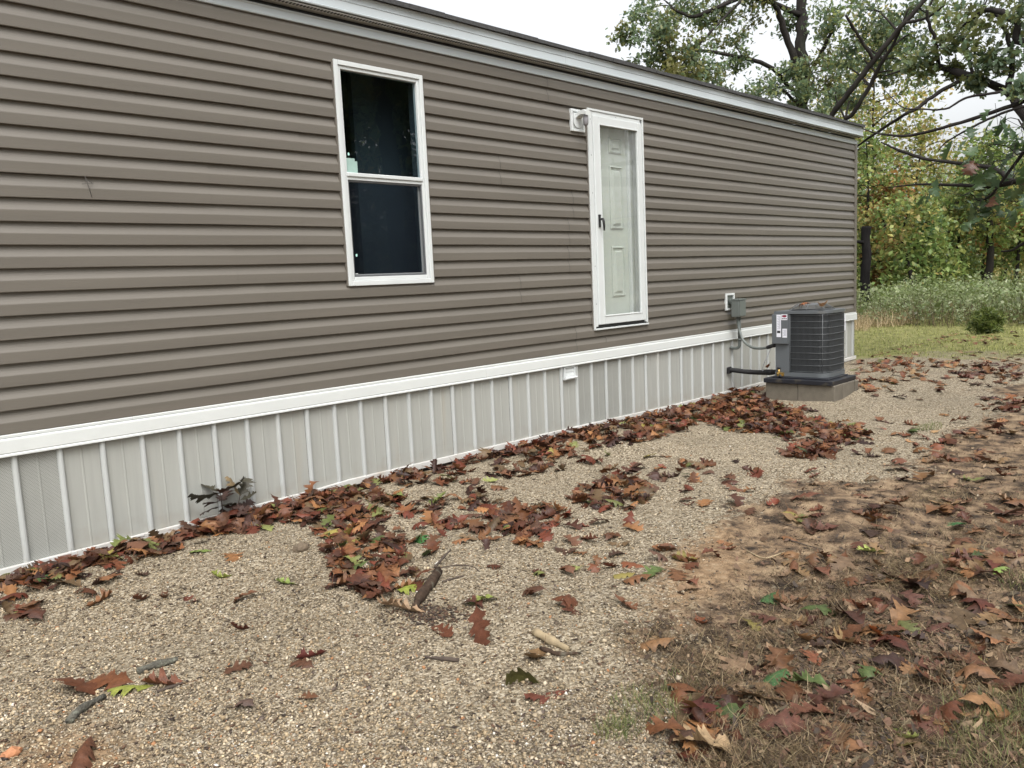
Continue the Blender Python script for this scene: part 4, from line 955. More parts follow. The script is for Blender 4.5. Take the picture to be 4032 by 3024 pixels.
PEB = [(.42, .35, .25), (.47, .40, .30), (.36, .295, .205), (.30, .24, .165), (.52, .46, .37), (.24, .19, .13), (.40, .345, .265), (.56, .50, .42), (.30, .235, .16), (.20, .165, .13), (.13, .105, .08), (.16, .135, .105), (.26, .235, .20), (.44, .41, .36)]
cp = pick(PEB, n, .28)*np.array([.765, .715, .625])*(1+.16*vnoise(P[:, 0], P[:, 1], 1.3, 91)+.10*vnoise(P[:, 0], P[:, 1], 4, 92))[:, None]; odd = rng.uniform(0, 1, n)
cp[odd < .012] = (.30, .15, .07); cp[odd > .993] = (.56, .53, .47); cp[(odd > .02) & (odd < .05)] = (.10, .075, .06)
V, F, C = scatter(OCT, OF, P+np.array([0, 0, .001])+np.c_[np.zeros(n), np.zeros(n), sz*.25], np.c_[sz*rng.uniform(.8, 1.4, n), sz*rng.uniform(.7, 1.1, n), sz*rng.uniform(.6, 1.0, n)], rot_batch(n, .45), cp, .25)
M['pebble'] = mat('pebbles', (0, 0, 0), .75, attr=True, spec=.35)
tag(link('gravel', mesh_np('gravel', V, F, col=C), M['pebble']), 'loose beige gravel covering the ground beside the house', 'gravel', kind='stuff')
# dark crumbs, twiglets, acorn caps on the gravel
n = 2100; px = np.r_[rng.uniform(0, 3900, 1700), rng.normal(1690, 75, 400)]; py = np.r_[rng.uniform(1600, 3024, 1700), rng.normal(2425, 22, 400)]; P = to_ground(px, py); P = P[P[:, 1] < -.05]; n = len(P)
sz = rng.uniform(.003, .009, n); cp = pick([(.03, .02, .015), (.06, .035, .02), (.09, .05, .03), (.045, .03, .022)], n)
V, F, C = scatter(OCT, OF, P+np.array([0, 0, .004]), np.c_[sz*rng.uniform(.8, 2.6, n), sz*.8, sz*.8], rot_batch(n, .2), cp, .2)
tag(link('ground_crumbs', mesh_np('ground_crumbs', V, F, col=C), M['pebble']), 'dark bits of bark and twig strewn on the gravel', 'debris', kind='stuff')

# grass blades: a bent strip of four rows
def blades(P, L, wd, lean, bend, col, lay=0.0):
    n = len(P); yaw = rng.uniform(0, 2*np.pi, n); d = np.c_[np.cos(yaw), np.sin(yaw), np.zeros(n)]; sd_ = np.c_[-np.sin(yaw), np.cos(yaw), np.zeros(n)]
    rows = []
    a = lean.copy(); p = P.copy(); m = 4
    for i in range(m):
        wv = wd*(1-i/(m-1))**.6
        rows += [p-sd_*wv[:, None]*.5, p+sd_*wv[:, None]*.5]
        step = L/(m-1); p = p+d*(np.sin(a)*step)[:, None]+np.c_[np.zeros(n), np.zeros(n), np.cos(a)*step]
        a = a+bend
        p = p+sd_*(rng.normal(0, .06, n)*L)[:, None]
    V = np.stack(rows, 1); k = V.shape[1]
    F0 = np.array([(2*i, 2*i+1, 2*i+3, 2*i+2) for i in range(m-1)])
    F = (F0[None]+(np.arange(n)*k)[:, None, None]).reshape(-1, 4)
    return V.reshape(-1, 3), F, np.repeat(col, k, 0)
M['grass'] = mat('grass_blades', (0, 0, 0), .6, attr=True, spec=.25, transl=.2)
n = 90000
px = rng.uniform(2300, 4150, n); py = 1600+(3080-1600)*rng.uniform(0, 1, n)**.75
P = to_ground(px, py); th, red, lawn = zone_masks(P[:, 0], P[:, 1])
dens = th*(.28+.72*sstep(-.15, .35, vnoise(P[:, 0], P[:, 1], 2.6, 31)+.5*vnoise(P[:, 0], P[:, 1], 7, 32)))*(1-.75*red)
P = P[rng.uniform(0, 1, n) < dens*.50]; n = len(P)
DRY = [(.12, .082, .042), (.18, .13, .07), (.07, .046, .025), (.27, .21, .125), (.04, .027, .016), (.10, .075, .035), (.055, .037, .02)]
V, F, C = blades(P-np.array([0, 0, .002]), rng.uniform(.03, .11, n), rng.uniform(.0014, .003, n), rng.uniform(.75, 1.5, n), rng.uniform(0, .35, n), pick(DRY, n, .25))
tag(link('dry_grass', mesh_np('dry_grass', V, F, col=C), M['grass']), 'flattened dead brown grass over the soil at right', 'grass', kind='stuff')
# crumbled leaf and thatch fragments over the soil
n = 46000
px = rng.uniform(2300, 4150, n); py = 1600+(3080-1600)*rng.uniform(0, 1, n)**.75
P = to_ground(px, py); th, red, lawn = zone_masks(P[:, 0], P[:, 1])
P = P[rng.uniform(0, 1, n) < th*(.35+.65*sstep(-.3, .3, vnoise(P[:, 0], P[:, 1], 1.7, 33)))*.8]; n = len(P)
FRAG = np.array([(0, 0, 0), (.5, .2, .08), (.62, .75, .0), (.1, 1.0, .10), (-.45, .55, .02)], float); FRF = np.array([(0, 1, 2), (0, 2, 3), (0, 3, 4)])
V, F, C = scatter(FRAG, FRF, P+np.c_[np.zeros((n, 2)), rng.uniform(.002, .010, n)], np.clip(rng.lognormal(math.log(.0085), .6, n), .003, .026)[:, None]*np.c_[rng.uniform(.3, 1, n), rng.uniform(.8, 2.0, n), np.ones(n)], rot_batch(n, .45), pick([(.085, .052, .032), (.125, .078, .046), (.17, .11, .064), (.05, .033, .022), (.10, .055, .034), (.03, .021, .015), (.20, .14, .085), (.085, .066, .040)], n, .3), .45)
tag(link('leaf_fragments', mesh_np('leaf_fragments', V, F, col=C), M['pebble']), 'crumbled brown leaf bits matted over the soil at right', 'leaf litter', kind='stuff')
# tufts of living grass and the thatch mound
def tuft(name, cx, cy, rx, ry, n, L, pal, label, lean=(.1, .9), group=None, w_=(.0014, .003)):
    a = rng.uniform(0, 2*np.pi, n); r_ = rng.uniform(0, 1, n)**.6
    x = cx+rx*r_*np.cos(a); y = cy+ry*r_*np.sin(a); P = np.c_[x, y, ground_h(x, y)-.003]
    V, F, C = blades(P, rng.uniform(*L, n), rng.uniform(*w_, n), rng.uniform(*lean, n), rng.uniform(.1, .4, n), pick(pal, n, .25))
    base = np.array([cx, cy, float(ground_h(cx, cy))])
    o = link(name, mesh_np(name, V-base, F, col=C), M['grass']); o.location = base; tag(o, label, 'grass', group); return o
GRN = [(.085, .11, .032), (.12, .145, .045), (.16, .165, .06), (.065, .09, .026), (.19, .18, .08)]
tuft('grass_tuft', 1.95, -3.10, .15, .12, 420, (.02, .06), GRN, 'green grass tuft at the edge of the gravel low in the photo')
tuft('grass_tuft', 1.75, -3.13, .07, .06, 160, (.03, .07), GRN, 'small green grass tuft on the gravel at the bottom')
tuft('grass_tuft', 2.48, -3.93, .24, .16, 1300, (.025, .065), GRN, 'largest bright green grass tuft at the lower right')
tuft('grass_tuft', 2.15, -3.12, .12, .10, 160, (.02, .06), GRN+DRY, 'sparse half dry grass tuft between gravel and soil')
tuft('grass_tuft', 3.75, -3.72, .14, .10, 300, (.03, .07), GRN+DRY, 'green grass tuft by the right edge below the mound')
tuft('grass_tuft', 6.9, -2.35, .28, .08, 350, (.02, .06), GRN, 'low green grass strip on the far gravel')
tuft('grass_tuft', 1.95, -3.45, .22, .12, 420, (.03, .085), [(.25, .20, .10), (.17, .13, .06), (.32, .26, .15)], 'pale straw grass clump at the bottom edge', lean=(.9, 1.6))
tuft('thatch_mound', 3.6, -3.38, .26, .19, 2400, (.04, .11), DRY+[(.13, .105, .045)], 'mound of matted dead grass on the right hand soil', lean=(.9, 1.75))
tuft('thatch_mound', 4.9, -3.05, .40, .16, 1500, (.03, .09), DRY+[(.12, .10, .045)], 'low mat of dead grass beyond the first mound', lean=(.9, 1.7))
# lawn
n = 62000
x = rng.uniform(10.2, 20, n); y = rng.uniform(-5.2, 7, n); th, red, lawn = zone_masks(x, y)
keep = (rng.uniform(0, 1, n) < lawn*(.5+.5*sstep(-.5, .3, vnoise(x, y, 1.1, 51)))) & ~((x < 11.5) & (y > -.2)); x, y = x[keep], y[keep]; n = len(x)
LAWN = [(.23, .25, .07), (.29, .29, .10), (.17, .20, .055), (.34, .32, .14), (.25, .265, .08), (.14, .165, .048)]
V, F, C = blades(np.c_[x, y, ground_h(x, y)-.003], rng.uniform(.025, .065, n), rng.uniform(.005, .010, n), rng.uniform(.1, 1.0, n), rng.uniform(0, .4, n), pick(LAWN, n, .2))
tag(link('lawn_grass', mesh_np('lawn_grass', V, F, col=C), M['grass']), 'short yellow green lawn grass beyond the house', 'lawn', kind='stuff')

# --- sticks, bark, stone
M['bark'] = mat('bark', (.050, .033, .023), .95, spec=.15, var=.45, scale=30, stretch=(1, 1, .3), bump=.9, bscale=60, dirt=((.13, .13, .10), 18, .55, .75))
M['lichen'] = mat('lichened_bark', (.075, .07, .055), .95, var=.4, scale=60, bump=.9, bscale=120, dirt=((.17, .175, .135), 45, .55, .7))
M['palewood'] = mat('weathered_wood', (.27, .21, .125), .85, var=.3, scale=25, stretch=(1, 1, .3), bump=.5, bscale=60)
M['twig'] = mat('twig', (.055, .04, .03), .9, var=.3, scale=60)
def stick(name, pts, rads, m, label, z=0.0, n=9, cat='stick', jit=.0):
    q = random.Random(label); P = [ground_at(*p) for p in pts]; base = P[len(P)//2].copy()
    path = smooth_path([p+np.array([0, 0, r_*.8+z]) for p, r_ in zip(P, rads)], 4)
    rr = np.interp(np.linspace(0, 1, len(path)), np.linspace(0, 1, len(rads)), rads)
    mb = MB(); mb.tube([p-base for p in path], [float(r_*(1+q.uniform(-.18, .18))) for r_ in rr], n)
    mb.V = [tuple(np.array(v)+np.array([q.uniform(-1, 1) for _ in range(3)])*jit) for v in mb.V]
    o = mb.build(name, m); o.location = base; tag(o, label, cat); return o
stick('fallen_stick', [(545, 2655), (610, 2630), (700, 2605)], [.014, .013, .010], M['lichen'], 'short grey green lichened stick on the left gravel', jit=.0012)
stick('fallen_stick', [(275, 2850), (325, 2800), (410, 2750)], [.013, .013, .009], M['lichen'], 'crooked lichened stick nearest the bottom left corner', jit=.0015)
stick('fallen_stick', [(618, 2728), (680, 2708), (740, 2684)], [.006, .006, .004], M['twig'], 'thin dark stick under a brown leaf on the left gravel', jit=.0008)
stick('bark_piece', [(1632, 2405), (1655, 2365), (1690, 2320), (1724, 2262)], [.014, .021, .023, .019], M['bark'], 'thick dark curved piece of bark in the middle of the gravel', jit=.004, n=12, cat='bark')
stick('fallen_twig', [(1715, 2262), (1745, 2225), (1775, 2190)], [.008, .006, .004], M['twig'], 'twig sticking up from the end of the bark piece', z=.03)
stick('fallen_twig', [(1730, 2240), (1800, 2228), (1860, 2232), (1888, 2252)], [.004, .004, .003, .002], M['twig'], 'thin arching twig right of the bark piece')
stick('fallen_twig', [(1745, 2295), (1790, 2280), (1825, 2270)], [.006, .005, .004], M['twig'], 'knobbly dark twig right of the bark piece', jit=.001)
stick('wood_piece', [(2105, 2500), (2170, 2535), (2240, 2565)], [.018, .016, .010], M['palewood'], 'pale weathered split branch on the lower gravel', jit=.002, cat='wood')
stick('wood_piece', [(2130, 2560), (2200, 2582), (2285, 2575)], [.009, .009, .005], M['bark'], 'dark lower half of the split branch on the lower gravel', jit=.001, cat='wood')
stick('fallen_stick', [(1668, 2588), (1740, 2600), (1808, 2605)], [.004, .008, .007], M['twig'], 'short charred stick on the gravel left of the wood piece', jit=.001)
stick('fallen_twig', [(3555, 2480), (3570, 2330), (3600, 2250)], [.003, .003, .002], M['twig'], 'thin upright stem leaning over the right hand soil')
stick('fallen_stick', [(2800, 2800), (2850, 2765), (2905, 2745)], [.008, .008, .005], M['lichen'], 'grey stick in the grass beside the dark maroon leaf', jit=.001)
stick('fallen_twig', [(2940, 2170), (3010, 2200), (3090, 2175)], [.003, .004, .003], M['palewood'], 'pale curved twig on the reddish soil')
stick('fallen_twig', [(3080, 2120), (3180, 2150), (3240, 2165)], [.003, .003, .002], M['twig'], 'thin straight twig on the reddish soil')
stick('fallen_twig', [(3890, 1410), (3990, 1425), (4070, 1445)], [.012, .010, .008], M['palewood'], 'pale branch lying beyond the far leaves at right')
mb = MB(); bm = bmesh.new(); bmesh.ops.create_icosphere(bm, subdivisions=2, radius=1)
bm.verts.index_update()
g = ground_at(1188, 2168); q = random.Random(9)
mb.add([(v.co.x*.045*(1+.2*math.sin(v.co.y*5)), v.co.y*.03, v.co.z*.028*(1+.25*math.sin(v.co.x*6+1))) for v in bm.verts], [[v.index for v in f.verts] for f in bm.faces])
M['stone'] = mat('brown_stone', (.12, .09, .06), .9, var=.3, scale=25, bump=.5, bscale=60)
o = mb.build('stone', M['stone']); o.location = g+np.array([0, 0, .015]); tag(o, 'angular brown stone lying on the gravel below the leaf drift', 'stone')
M['ostone'] = mat('orange_stone', (.36, .16, .075), .8, var=.2, scale=25)
o = link('stone', mb.mesh('stone'), M['ostone']); o.scale = (.62, .62, .6); o.location = ground_at(48, 2975)+np.array([0, 0, .008]); tag(o, 'smooth orange pebble in the bottom left corner', 'stone')
bm.free()
# --- seedling by the skirting
sp = empty('oak_seedling', (1.99, -.10, float(ground_h(1.99, -.10)))); tag(sp, 'dark leaved oak seedling growing up against the skirting', 'plant')
mb = MB(); mb.tube(smooth_path([(0, 0, 0), (.005, .0, .10), (.0, -.005, .205)], 4), [.004, .004, .004, .004, .003, .003, .003, .003, .002], 6)
mb.tube(smooth_path([(.06, .01, 0), (.10, .012, .09), (.125, .012, .16)], 4), [.003]*4+[.0025]*4+[.002], 6); mb.build('stem', M['twig'], sp)
M['seedleaf'] = mat('seedling_leaf', (.034, .030, .016), .6, var=.35, scale=14, bump=.2, bscale=40, transl=.12)
M['seedred'] = mat('seedling_leaf_red', (.045, .022, .016), .6, var=.35, scale=14, bump=.2, bscale=40, transl=.12)
M['seedtan'] = mat('seedling_leaf_tan', (.17, .12, .06), .6, var=.3, scale=14, bump=.2, bscale=40, transl=.12)
for i, (x, y, z, s, e, m_) in enumerate([(0, 0, .20, .15, (1.5, .05, .5), 0), (0, 0, .20, .15, (-1.6, .25, -.4), 0), (0, 0, .205, .12, (.4, .3, .2), 0), (0, 0, .20, .11, (3.0, .35, .2), 1), (0, 0, .13, .11, (1.2, -.2, .3), 1), (0, 0, .13, .10, (-1.9, -.4, .2), 1), (0, 0, .10, .12, (2.6, -.6, .3), 1), (0, 0, .11, .12, (-.8, -.7, .2), 1),
                                    (.12, .01, .155, .11, (-1.2, .9, .3), 0), (.125, .01, .16, .12, (.6, 1.1, .2), 2), (.12, .01, .13, .09, (-2.0, .3, .2), 0), (.10, .01, .09, .10, (-1.3, .0, .5), 1), (.09, .01, .05, .10, (1.7, .2, .5), 0), (.03, -.02, .06, .11, (2.2, -.1, .4), 1), (.0, -.02, .07, .10, (.9, -.3, .4), 1), (0, 0, .16, .12, (2.1, .1, .3), 1), (0, 0, .15, .12, (-.6, .2, .2), 1), (.02, -.02, .09, .12, (-2.4, .0, .5), 1), (.05, 0, .06, .11, (-1.0, .4, .3), 1), (.10, .01, .11, .10, (1.9, .3, .3), 0), (.02, -.03, .04, .12, (-1.6, .2, .2), 1), (-.02, -.02, .05, .12, (1.6, .3, .2), 1)]):
    v, f = oak_leaf(200+i, .9, 1.5, .2); me = mesh_np('leaf', v*s*1.15, f, smooth=True); o = link('leaf', me, (M['seedleaf'], M['seedred'], M['seedtan'])[m_], sp)
    o.location = (x, y, z); o.rotation_euler = Matrix(rot(*e).tolist()).to_euler()
# --- scuffs on the siding
def scuff(px, py, pts, label):
    v = ray_dir(px, py); t = (-.0235-CAM[1])/v[1]; p0 = CAM+t*v
    mb = MB()
    for a, b_ in pts: mb.tube([(a[0], 0, a[1]), ((a[0]+b_[0])/2, -.004, (a[1]+b_[1])/2), (b_[0], 0, b_[1])], .0013, 4)
    mb.V = [(v_[0]+p0[0]-3.6, v_[1]+p0[1]-.001, v_[2]+p0[2]) for v_ in mb.V]
    mb.build('siding_scratch', M['scuff'], house)
scuff(348, 735, [((-.012, .055), (.012, -.055)), ((-.03, .012), (.025, .016)), ((-.005, .035), (.02, .02))], '')
scuff(2385, 1335, [((-.003, .03), (.003, -.03))], '')

# ================================================================== TREES
LOBED = np.array([(0, -.05, 0), (.16, .10, .02), (.30, .30, .05), (.14, .38, .02), (.40, .66, .06), (.15, .66, .02), (.16, .88, .02), (0, 1.05, -.04),
                  (-.16, .88, .02), (-.15, .66, .02), (-.40, .66, .06), (-.14, .38, .02), (-.30, .30, .05), (-.16, .10, .02)], float)
LOBEF = np.array([(0, 1, 13), (1, 2, 3), (1, 3, 11), (1, 11, 13), (13, 11, 12), (3, 4, 5), (3, 5, 9), (3, 9, 11), (11, 9, 10), (5, 6, 8), (5, 8, 9), (6, 7, 8)])
RHOMB = np.array([(0, 0, 0), (.32, .45, .06), (0, 1.0, -.05), (-.32, .5, .05)], float); RHF = np.array([(0, 1, 2), (0, 2, 3)])
M['treebark'] = mat('tree_bark', (.026, .023, .021), .95, spec=.12, var=.4, scale=6, stretch=(1, 1, .25), bump=.9, bscale=25, dirt=((.06, .065, .05), 5, .58, .85))
M['snagbark'] = mat('snag_bark', (.013, .012, .012), .95, spec=.08, var=.4, scale=6, stretch=(1, 1, .25), bump=.9, bscale=25)
M['foliage'] = mat('foliage', (0, 0, 0), .45, attr=True, spec=.5, transl=.45)
G_OAK = [(.050, .085, .030), (.065, .105, .040), (.038, .065, .025), (.085, .12, .045), (.055, .095, .05), (.10, .12, .035), (.045, .08, .035)]
G_YEL = [(.17, .155, .045), (.14, .14, .04), (.20, .165, .06), (.11, .125, .04), (.18, .135, .05), (.09, .11, .035)]
G_ORG = [(.27, .13, .045), (.21, .10, .035), (.30, .18, .07), (.18, .14, .04)]
G_MID = [(.075, .11, .032), (.10, .135, .04), (.055, .085, .026), (.13, .145, .042), (.085, .10, .03)]
G_BLU = [(.060, .10, .048), (.085, .13, .06), (.045, .08, .036), (.11, .15, .07)]
_br = lambda pal, k: [tuple(c*k for c in p) for p in pal]
G_OAK = [(g[0]*2.2+.02, g[1]*2.05+.01, g[2]*2.2+.022) for g in G_OAK]; G_YEL = _br(G_YEL, 2.1); G_ORG = _br(G_ORG, 1.5); G_MID = _br(G_MID, 2.2); G_BLU = _br(G_BLU, 2.1)  # woodland palettes brightened: bright distance haze is put into the leaf colour
def resample(path, step):
    P = np.array(path); d = np.r_[0, np.cumsum(np.linalg.norm(np.diff(P, axis=0), axis=1))]; s = np.arange(0, d[-1], step)
    return np.c_[np.interp(s, d, P[:, 0]), np.interp(s, d, P[:, 1]), np.interp(s, d, P[:, 2])]
def make_tree(name, base, limbs, blobs, pal, label, leaf=.12, per=120, shape=0, group=None, bark='treebark', tw=.012, dens=1.0, mixpal=None, cat='tree'):
    """limbs: [(points, radii)], the first is the trunk; blobs: [(centre, radius)] of foliage joined to the limbs by branches"""
    q = random.Random(label); base = np.array(base, float)
    root = empty(name, base); tag(root, label, cat, group)
    samples = []; wood = MB()
    for i, (pts, rad) in enumerate(limbs):
        path = smooth_path(pts, 6); rr = np.interp(np.linspace(0, 1, len(path)), np.linspace(0, 1, len(rad)), rad)
        path = [p+np.array([q.gauss(0, 1), q.gauss(0, 1), q.gauss(0, .4)])*r_*.22 for p, r_ in zip(path, rr)]
        rr = [float(r_*(1+q.uniform(-.08, .08))) for r_ in rr]
        mb = MB() if i == 0 else wood
        mb.tube([p-base for p in path], rr, 10 if i == 0 else 7)
        if i == 0: mb.build('trunk', M[bark], root)
        samples.append(resample(path, .25) if len(path) > 1 else np.array(path))
    S = np.vstack(samples); LP = []; LD = []
    for c, r_ in blobs:
        c = np.array(c, float)
        d = np.linalg.norm(S-c, axis=1)+np.maximum(0, S[:, 2]-c[2])*.8
        a = S[int(np.argmin(d))]
        L_ = np.linalg.norm(c-a); mid = (a+c)/2+np.array([q.gauss(0, .08), q.gauss(0, .08), q.uniform(-.02, .14)])*L_
        path = smooth_path([a, mid, c], 5); r0 = min(.05, max(tw, .012*L_+.006))
        wood.tube([p-base for p in path], [float(x) for x in np.linspace(r0, tw*.45, len(path))], 5, False)
        nt_ = max(4, int(9*min(1.4, r_/.6)))
        for k in range(nt_):
            o_ = np.array(path[q.randrange(len(path)//2, len(path))]); dv = np.array([q.gauss(0, 1), q.gauss(0, 1), q.gauss(0, .65)+.1]); dv /= np.linalg.norm(dv)
            ln = r_*q.uniform(.55, 1.15); e = o_+dv*ln; m2 = (o_+e)/2+np.array([q.gauss(0, .1), q.gauss(0, .1), q.gauss(0, .1)-.04])*ln
            tp_ = smooth_path([o_, m2, e], 4); wood.tube([p-base for p in tp_], [float(x) for x in np.linspace(tw*.42, tw*.14, len(tp_))], 4, False)
            m = int(per*dens/nt_*q.uniform(.6, 1.4)); t = rng.beta(2.2, 1.2, m); tpa = np.array(tp_); ii = t*(len(tp_)-1); i0 = np.clip(ii.astype(int), 0, len(tp_)-2); fr = (ii-i0)[:, None]
            LP.append(tpa[i0]*(1-fr)+tpa[i0+1]*fr+rng.normal(0, min(leaf*.95, r_*.30), (m, 3)))
    if wood.V: wood.build('branches', M[bark], root)
    if LP:
        P = np.vstack(LP)-base; n = len(P)
        col = pick(pal, n, .25)
        if mixpal:
            zz = vnoise(P[:, 0]+P[:, 2]*.7, P[:, 1]+P[:, 2], .9, 77); k = rng.uniform(-.5, .5, n)+zz > .35; col[k] = pick(mixpal, int(k.sum()), .25)
        V, F, C = scatter(LOBED if shape == 0 else RHOMB, LOBEF if shape == 0 else RHF, P, rng.uniform(.7, 1.2, n)*leaf, rot_batch(n, .75), col)
        link('crown', mesh_np('crown', V, F, col=C), M['foliage'], root)
    return root
def D(*a): return at_depth(*a)
def gz(x, y): return float(ground_h(x, y))
def pblobs(lst, jit=.6):
    q = random.Random(len(lst)); o = []
    for px, py, r_, d in lst:
        dd = d+q.uniform(-jit, jit); o.append((D(px, py, dd), 1.28*r_*dd/FPX))
    return o
# big oak standing behind the house, its crown over the roof
tb = D(3165, 1000, 20); base = np.array([tb[0], tb[1], gz(tb[0], tb[1])])
T1b = pblobs([(2480, 60, 70, 18), (2560, 150, 95, 18), (2650, 50, 95, 18.5), (2700, 190, 100, 18), (2790, 90, 85, 18.5), (2620, 270, 85, 18), (2520, 230, 60, 17.5), (2760, 290, 95, 18), (2880, 150, 70, 19), (2850, 340, 85, 18.5), (2950, 50, 95, 19), (2700, 340, 65, 18),
              (2960, 390, 75, 19), (3050, 340, 75, 19.5), (3010, 20, 85, 19), (3200, 250, 85, 19), (3230, 130, 85, 19), (3120, 430, 65, 19.5), (3260, 370, 75, 19.5), (3290, 30, 105, 19), (3210, 450, 55, 20), (2790, 390, 60, 18.5), (3070, 100, 55, 20.5), (2590, -40, 120, 18.5), (2800, -60, 120, 19), (3050, -100, 150, 20),
              (3250, -120, 150, 20), (2460, 140, 45, 17.5), (2600, 350, 45, 17.5), (2900, 250, 45, 19), (3130, 300, 50, 20), (2640, 130, 80, 17.5), (2580, 60, 70, 18), (2740, 240, 80, 17.8), (2840, 60, 70, 18.4), (3180, 340, 60, 19.4), (3330, 260, 70, 19)])
make_tree('oak_tree', base, [([base-np.array([0, 0, .1]), D(3165, 700, 20), D(3162, 420, 20), D(3156, 200, 20), D(3152, 0, 20), D(3165, -260, 20)], [.24, .19, .165, .135, .12, .07]),
                             ([D(3160, 330, 20), D(3110, 190, 19.8), D(3060, 40, 19.5), D(3000, -80, 19)], [.10, .085, .07, .05]),
                             ([D(3160, 400, 20), D(3040, 270, 19.4), D(2900, 222, 18.8), D(2760, 200, 18.2), D(2600, 200, 17.8)], [.06, .05, .045, .035, .02]),
                             ([D(3155, 60, 20), D(2960, -10, 19), D(2800, 40, 18.4), D(2725, 65, 18.2), D(2640, 30, 18)], [.07, .055, .045, .04, .02]),
                             ([D(3000, -80, 19), D(2860, 60, 18.4), D(2740, 190, 18), D(2640, 310, 17.8)], [.05, .03, .022, .01]),
                             ([D(3160, 330, 20), D(3240, 200, 19.5), D(3300, 60, 19.2)], [.06, .05, .03]),
                             ([D(3163, 440, 20), D(3120, 390, 19.8), D(3080, 350, 19.6)], [.05, .04, .03])],
          T1b, G_OAK, 'large green oak standing behind the house with its crown over the roof', leaf=.105, per=330, mixpal=[(.13, .14, .04), (.16, .15, .05)])
# leaning oak right of it
tb = D(3130, 1000, 16.5); base = np.array([tb[0], tb[1], gz(tb[0], tb[1])])
T2b = pblobs([(px, py, r_, d+1.7) for px, py, r_, d in [(3350, 120, 95, 14.5), (3420, 40, 95, 14), (3480, 310, 60, 14.5), (3300, 250, 70, 15), (3420, 210, 80, 14.5), (3375, 420, 50, 15), (3550, 80, 85, 14), (3620, 180, 90, 14), (3560, 240, 70, 14), (3700, 60, 95, 13.5), (3640, 300, 45, 14), (3500, -80, 130, 14), (3700, -80, 130, 13.5), (3320, 350, 50, 15), (3440, 130, 70, 14.2), (3520, 170, 60, 14)]])
make_tree('oak_tree', base, [([base-np.array([0, 0, .1]), D(3180, 620, 16), D(3270, 461, 15.5), D(3381, 317, 15), D(3492, 170, 14.6), D(3640, 0, 14.2), D(3760, -170, 14)], [.11, .066, .055, .05, .046, .04, .025]),
                             ([D(3330, 470, 15.6), D(3372, 430, 15.4), D(3455, 280, 15), D(3530, 150, 14.6), D(3580, 30, 14.3)], [.042, .042, .036, .026, .014]),
                             ([D(3440, 240, 14.8), D(3380, 140, 14.6), D(3330, 60, 14.4)], [.035, .03, .02]), ([D(3560, 90, 14.4), D(3650, 70, 14), D(3720, 20, 13.6)], [.03, .025, .015])],
          T2b, G_OAK, 'leaning oak with a dark diagonal trunk beyond the roof end', leaf=.092, per=250, mixpal=G_MID)
# the oak at right whose trunk stands outside the frame, limbs reaching into it
base = np.array([10.3, -5.0, gz(10.3, -5.0)])
tk = lambda z: np.array([10.3, -5.0, z])
T3b = pblobs([(3600, 265, 55, 11), (3780, 130, 85, 10.5), (3880, 40, 100, 10), (3985, 100, 95, 9.5), (3950, 235, 55, 9.8), (3860, 220, 50, 10), (3700, 190, 65, 10.8), (4010, 20, 110, 9.5), (3930, -60, 120, 10), (4060, 200, 90, 9.3), (3760, 290, 35, 10.6), (3830, 330, 35, 10.2), (4040, 330, 50, 9)], .3)
T3 = make_tree('oak_tree', base, [([base-np.array([0, 0, .1]), tk(1.5), tk(3.2), np.array([10.4, -5.05, 5.0]), np.array([10.5, -5.2, 8.0])], [.30, .24, .20, .16, .08]),
                             ([tk(3.0), D(4180, 500, 9.3), D(3971, 361, 9.9), D(3802, 295, 10.4), D(3669, 258, 10.9), D(3560, 275, 11.3), D(3480, 300, 11.6)], [.10, .06, .052, .048, .036, .018, .010]),
                             ([tk(3.1), D(4150, 360, 8.8), D(4032, 400, 9.0), D(3783, 483, 9.5), D(3587, 533, 10), D(3462, 526, 10.3), D(3395, 506, 10.5)], [.05, .03, .026, .022, .017, .012, .006]),
                             ([D(4150, 400, 8.9), D(4032, 418, 8.9), D(3907, 462, 9.1), D(3806, 513, 9.3), D(3729, 557, 9.5), D(3690, 600, 9.6)], [.02, .016, .014, .012, .009, .005]),
                             ([D(3806, 300, 10.4), D(3681, 375, 10.4), D(3614, 425, 10.4), D(3553, 456, 10.4), D(3401, 557, 11.6), D(3340, 600, 12.2)], [.030, .026, .024, .022, .016, .010]),
                             ([D(4150, 320, 9.1), D(4032, 334, 9.2), D(3924, 365, 9.3), D(3806, 385, 9.5), D(3722, 429, 9.6), D(3624, 429, 9.8), D(3553, 422, 10), D(3482, 354, 10.2)], [.022, .018, .016, .014, .012, .010, .008, .004]),
                             ([tk(4.2), D(4120, 150, 9.2), D(4000, 80, 9.5), D(3890, 40, 9.9), D(3780, 110, 10.4)], [.07, .05, .04, .03, .015]),
                             ([D(3697, 262, 10.8), D(3680, 150, 10.7), D(3650, 60, 10.6), D(3690, -40, 10.5)], [.03, .025, .02, .012]),
                             ([D(3830, 305, 10.3), D(3815, 220, 10.3), D(3790, 150, 10.3)], [.025, .02, .012]),
                             ([D(3970, 340, 9.7), D(3985, 260, 9.7), D(3970, 150, 9.8), D(3920, 50, 9.9)], [.04, .032, .026, .016]),
                             ([D(3698, 634, 9.6), D(3620, 620, 9.7), D(3521, 583, 10), D(3470, 560, 10.2)], [.016, .022, .014, .008]), ([tk(2.2), D(4130, 720, 8.6), D(3900, 660, 9.1), D(3698, 634, 9.6)], [.05, .035, .026, .02])],
          T3b, G_OAK, 'oak leaning in from the right with long bare limbs', leaf=.092, per=190, mixpal=[(.13, .15, .05), (.11, .12, .04)])
